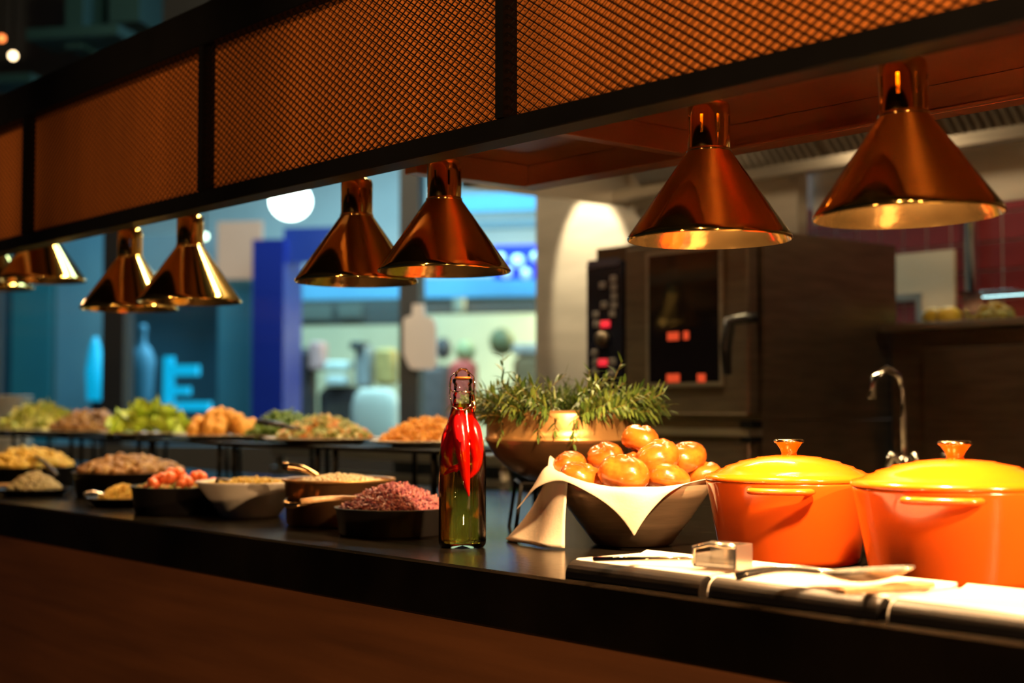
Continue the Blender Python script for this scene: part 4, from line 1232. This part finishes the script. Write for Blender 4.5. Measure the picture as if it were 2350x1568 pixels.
# restaurant glazing: two dark columns, rails, panes
VG = 6.6
win = mpx('window_1', 236, 380, 284, 960, VG, .12, mm('col', (.012, .014, .02)), z0=0, z1=4.2, kind='structure')
mpx('mullion', 916, 380, 960, 960, VG, .12, mm('col2', (.05, .055, .06)), win, z0=0, z1=4.2)
mpx('mullion', -40, 500, -15, 960, VG, .10, mm('col', 0), win, z0=0, z1=4.2)
def pane(px0, px1): mpx('pane', px0, 400, px1, 960, VG + .05, .008, 'pane', win, z0=.05, z1=4.1)
pane(-14, 235); pane(285, 915); pane(961, 1560)
mpx('mall_light_block', -400, 0, 1560, 300, VG - .02, .16, 'ceil', win, z0=2.62, z1=4.2)  # wall piece added to keep the mall light off the worktop
mpx('sill', -400, 960, 1560, 990, VG - .03, .18, mm('sillg', (.05, .045, .04)), win, z0=0, z1=.97)
# far walls
mpx('wall_far', -700, 0, 1900, 1100, 14.5, .2, mm('far', (.22, .30, .34)), z0=0, z1=3.0, kind='structure')
uL, uR = -7.0, 4.0
# tall teal storefront panels on the left
for (x0, x1, c_, nm, lb) in ((-60, 26, (.03, .10, .14), 'tdark', 'dark blue tall storefront panel next to the plate stack'), (28, 118, (.06, .32, .36), 'teal', 'teal tall storefront panel above the yellow-green salad'),
                     (130, 238, (.30, .54, .62), 'pale', 'pale blue tall storefront panel beside the dark column')):
    mpx('storefront_panel', x0, 380, x1, 960, 9.2, .1, mm(nm, c_), z0=.0, z1=2.75, label=lb, cat='panel')
mpx('storefront_panel', 284, 690, 580, 960, 9.68, .1, mm('navy', (.05, .13, .18)), z0=0.0, label='dark navy shop front panel behind the dress form', cat='panel')
mpx('storefront_panel', 500, 640, 577, 960, 9.3, .08, mm('tealg', (.10, .30, .36)), z0=0.0, label='blue-grey panel beside the deep blue pillar', cat='panel')
mpx('storefront_sign', 284, 535, 580, 690, 9.5, .15, mm('signbg', (.34, .34, .32)), label='grey fascia board above the navy shop front', cat='sign')
# cyan light fixture
cy_m = mat('cyan_glow', (.02, .35, .5), .4, emit=(.0, .45, .75), estr=.85)
u, z = on_m(218, 850, 8.6)
b = MB(); b.lathe([(0, -.2), (.05, -.2), (.06, .0), (.035, .16), (.012, .22), (0, .22)], n=16)
b.build('cyan_lamp', cy_m, None, loc=mw(u, 8.6, z), label='tapered glowing cyan light beside the dark column', cat='lamp')
mpx('cyan_lamp_stand', 208, 925, 230, 1100, 8.58, .05, mm('col', 0), z0=0, z1=on_m(218, 920, 8.6)[1], label='dark pedestal under the glowing cyan light', cat='pedestal')
# stepped neon sign of three bars
ns = empty('neon_sign', mw(*[on_m(420, 880, 8.8)[0], 8.8], on_m(420, 880, 8.8)[1]), 'glowing cyan neon sign of stacked bars on the navy shop front', 'sign')
inv = Matrix.Translation(-ns.location)
for (x0, y0, x1, y1) in ((375, 818, 393, 940), (393, 838, 452, 862), (393, 888, 432, 906), (393, 922, 480, 942)):
    u0, z1 = on_m(x0, y0, 8.8); u1, z0 = on_m(x1, y1, 8.8)
    mbx(MB(), u0, u1, 8.8, 8.85, z0, z1).xform(inv).build('neon_bar', cy_m, ns)
# dress form
df = empty('dress_form', mw(on_m(326, 930, 9.0)[0], 9.0, 0), 'pale blue dress form bust in the navy shop window', 'dress form')
zt = on_m(326, 745, 9.0)[1]; z_b = on_m(326, 960, 9.0)[1]
h = zt - z_b
MB().lathe([(0, z_b), (.10, z_b), (.09, z_b + h * .25), (.105, z_b + h * .5), (.115, z_b + h * .62), (.075, z_b + h * .74), (.03, z_b + h * .80), (.03, z_b + h * .92), (.04, z_b + h * .96), (.025, zt), (0, zt)], n=24, sx=1, sy=.7).build('torso', mm('form', (.10, .28, .38)), df)
MB().tube([(0, 0, 0), (0, 0, z_b)], .02, 8).build('pole', 'black_metal', df)
# deep blue pillar and banner
mpx('blue_pillar', 578, 520, 650, 960, 8.9, .35, mm('blue', (.015, .025, .22), .4), z0=0, z1=2.28, label='deep blue square pillar in the mall', cat='pillar')
mpx('blue_banner', 651, 522, 775, 602, 9.0, .05, mm('blue2', (.03, .05, .24), .4), label='blue banner board beside the deep blue pillar', cat='banner')
mpx('peach_glow_poster', 498, 508, 600, 640, 9.25, .03, mm('peach', (.40, .20, .12), .5, emit=(1.0, .50, .30), estr=.42), label='peach coloured poster with warm light put in as glow, next to the blue pillar', cat='poster')  # emission stands in for warm light falling here
# hanging globe and small bulbs
wl_m = mat('white_lamp', (1, 1, 1), .3, emit=(1.0, .93, .78), estr=9)
gl = mball('globe_lamp', 667, 462, 50, 8.2, wl_m, .92, label='big glowing white globe lamp hanging in the mall', cat='lamp')
cu, cz_ = on_m(667, 462, 8.2)
MB().tube([(0, 0, .12), (0, 0, 4.2 - cz_)], .008, 6).build('cord', 'black_metal', gl)
sb1 = mat('small_bulb', (1, .9, .7), .3, emit=(1.0, .72, .40), estr=7)
sb2 = mat('orange_bulb', (1, .5, .2), .3, emit=(1.0, .22, .05), estr=3)
sb3 = mat('green_bulb', (.9, 1, .7), .3, emit=(.95, 1.0, .65), estr=6)
for (px, py, r, v, m_, lb) in ((30, 128, 10, 6.3, sb1, 'small warm white bulb under the dark ceiling'), (4, 88, 9, 6.3, sb2, 'small orange bulb under the dark ceiling'), (470, 543, 8, 8.6, sb3, 'small pale green bulb behind the brass lamps')):
    q = mball('ceiling_bulb', px, py, r, v, m_, label=lb, cat='bulb')
    MB().tube([(0, 0, .01), (0, 0, 4.2 - q.location.z)], .006, 6).build('cord', 'black_metal', q)
# ceiling structure top left
for (px0, py0, px1, py1, v) in ((60, 60, 270, 85, 6.0), (150, -40, 190, 110, 6.1), (250, -40, 320, 50, 6.2), (-50, 170, 70, 190, 6.0)):
    mpx('ceiling_duct', px0, py0, px1, py1, v, .25, mm('duct', (.004, .035, .045)), label='faint teal duct hanging under the dark mall ceiling', cat='duct', group='mall ceiling ducts')
# upper blue wall band and beams
mpx('wall_mall', 285, 300, 1400, 660, 13.0, .1, mm('upper', (.78, .72, .64)), z1=3.6, kind='structure')
mpx('blue_beam', 651, 636, 1500, 682, 10.2, .1, mm('beam', (.16, .44, .62)), label='pale blue beam running above the shop', cat='beam')
mpx('blue_beam', 1040, 440, 1500, 480, 10.4, .1, mm('beam', 0), label='pale blue upper beam beside the steel wall', cat='beam')
mpx('grey_beam', 960, 505, 1500, 520, 10.3, .1, mm('gbeam', (.22, .26, .26)), label='thin grey beam above the dotted sign', cat='beam')
# dotted blue sign
ds = mpx('dotted_sign', 1132, 562, 1260, 640, 9.8, .06, mat('sign_blue', (.03, .05, .6), .4, emit=(.03, .06, .9), estr=.5), label='bright blue sign with round white dots', cat='sign')
wd = mat('sign_dot', (.8, .9, .95), .4, emit=(.6, .85, 1.0), estr=.7)
for (px, py, r) in ((1149, 592, 12), (1188, 600, 16), (1162, 626, 13), (1207, 628, 13), (1230, 590, 13)):
    mball('sign_dot', px, py, r, 9.78, wd, parent=ds)
# shop
SV = 11.0
mpx('wall_shop', 640, 700, 1560, 1000, 12.4, .1, mm('cream', (.70, .60, .36)), z0=0, kind='structure')
mpx('shop_soffit', 651, 686, 918, 745, 10.6, .15, mm('soff', (.09, .085, .07)), label='dark shop soffit left of the grey column', cat='soffit')
mpx('shop_soffit', 962, 690, 1500, 716, 10.6, .15, mm('soff2', (.16, .10, .07)), label='brownish shop soffit right of the grey column', cat='soffit')
mpx('soffit_box', 1040, 684, 1062, 716, 10.5, .1, mm('cbox', (.55, .45, .3)), label='pale box on the brownish soffit', cat='box')
for (x0, y0, x1, y1) in ((668, 700, 760, 735), (775, 697, 830, 730)):  # plain flat panels on the soffit front
    mpx('soffit_panel', x0, y0, x1, y1, 10.55, .03, mm('sp', (.16, .16, .12)), label='faint grey panel on the dark soffit', cat='sign', group='soffit panels')
goods = [
 ('display_shelf', 652, 800, 722, 960, 10.3, (.06, .035, .03), 'dark brown display unit beside the blue pillar', 'shelf'),
 ('pink_bag', 716, 785, 745, 850, 10.2, (.62, .30, .25), 'pinkish bag standing on the dark display unit', 'bag'),
 ('grey_pillar', 655, 830, 672, 960, 10.1, (.20, .24, .24), 'thin grey post beside the blue pillar', 'post'),
 ('white_box', 752, 830, 806, 852, 10.2, (.85, .85, .68), 'bright white box on the shop shelf', 'box'),
 ('white_box', 756, 862, 800, 884, 10.2, (.75, .76, .66), 'lower white box under the bright one', 'box'),
 ('dark_crate', 735, 886, 830, 960, 10.3, (.05, .03, .025), 'dark crate under the white boxes', 'crate'),
 ('grey_coat', 822, 795, 852, 890, 10.2, (.34, .31, .27), 'grey coat hanging on the shop rail', 'coat'),
 ('dark_hat', 810, 785, 842, 803, 10.15, (.07, .06, .05), 'dark hat above the grey coat', 'hat'),
 ('yellow_garment', 866, 800, 908, 885, 10.2, (.60, .36, .10), 'mustard yellow garment beside the grey column', 'garment'),
 ('brown_cabinet', 960, 838, 1040, 960, 10.4, (.16, .11, .09), 'brown cabinet behind the orange pasta', 'cabinet'),
 ('red_shirt', 1036, 828, 1092, 960, 10.2, (.75, .10, .06), 'bright red shirt on a mannequin behind the bottle', 'shirt'),
 ('pink_box', 1180, 790, 1260, 815, 10.3, (.55, .42, .32), 'pale pink box on the brown cabinet next to the steel wall', 'box'),
 ('brown_cabinet', 1180, 815, 1260, 960, 10.3, (.28, .14, .05), 'brown cabinet under the pale shelf box next to the steel wall', 'cabinet')]
for i, (n_, x0, y0, x1, y1, v, c_, lb, ct) in enumerate(goods):
    u0, z1 = on_m(x0, y0, v); u1, z0 = on_m(x1, y1, v)
    if y1 >= 950: z0 = 0.0
    b = MB(); w = u1 - u0; r_ = min(w, z1 - z0) * .18
    b.box(-w / 2, w / 2, -.09, .09, 0, z1 - z0, r_)
    o = b.build(n_, mat('goods_%d' % i, c_, .7, var=.2, scale=12), None, loc=mw((u0 + u1) / 2, v, z0), label=lb, cat=ct)
    o.rotation_euler = (0, 0, YAW - BETA)
mball('mannequin_head', 1068, 806, 24, 10.2, mm('mhead', (.45, .40, .16)), 1.1, label='olive mannequin head above the red shirt', cat='mannequin')
mball('mannequin_head', 1017, 800, 20, 10.3, mm('dhead', (.09, .06, .05)), 1.3, label='dark round hat beside the white paddle sign', cat='hat')
mball('leafy_plant', 1152, 785, 30, 10.3, mm('plantm', (.20, .17, .06)), 1.1, label='olive brown bushy plant against the cream shop wall', cat='plant')
# white rounded armchair
ac = empty('armchair', mw(on_m(862, 960, 9.4)[0], 9.4, 0), 'white rounded armchair in front of the shop', 'chair', rz=YAW - BETA)
zt = on_m(862, 892, 9.4)[1]; wv = 60 * 9.4 / FPX
b = MB(); vs = []; N = 16
for zz, sc_ in ((.35, 1.0), (zt - .12, 1.0), (zt - .04, .86), (zt, .6)):
    for i in range(N):
        an = 2 * math.pi * i / N
        vs.append((wv * sc_ * math.copysign(abs(math.cos(an)) ** .5, math.cos(an)), .07 * sc_ * math.sin(an), zz))
fs = [(k * N + i, k * N + (i + 1) % N, k * N + N + (i + 1) % N, k * N + N + i) for k in range(3) for i in range(N)] + [tuple(range(3 * N, 4 * N)), tuple(range(N - 1, -1, -1))]
b.add(vs, fs, True); b.build('backrest', mm('chairw', (.64, .56, .42)), ac)
MB().box(-wv, wv, -.45, .05, .28, .42, .04).build('seat', mm('chairw', 0), ac)
for lx in (-wv * .8, wv * .8):
    for ly in (-.4, 0): MB().tube([(lx, ly, 0), (lx, ly, .28)], .02, 8).build('leg', 'black_metal', ac)
# white paddle sign hanging on the grey column
pv = VG - .03
outl = [(947, 698), (972, 698), (974, 724), (993, 730), (1000, 745), (1002, 838), (992, 848), (945, 848), (938, 842), (925, 812), (925, 735), (930, 728), (945, 724)]
pts = [on_m(x, y, pv) for x, y in outl]
b = MB(); n = len(pts)
b.add([mw(u, pv, z) for u, z in pts] + [mw(u, pv + .02, z) for u, z in pts], [tuple(range(n)), tuple(range(2 * n - 1, n - 1, -1))] + [(i, i + n, (i + 1) % n + n, (i + 1) % n) for i in range(n)])
b.build('paddle_sign', mm('paddle', (.90, .80, .72)), label='white cutting-board shaped sign hanging on the grey column', cat='sign')
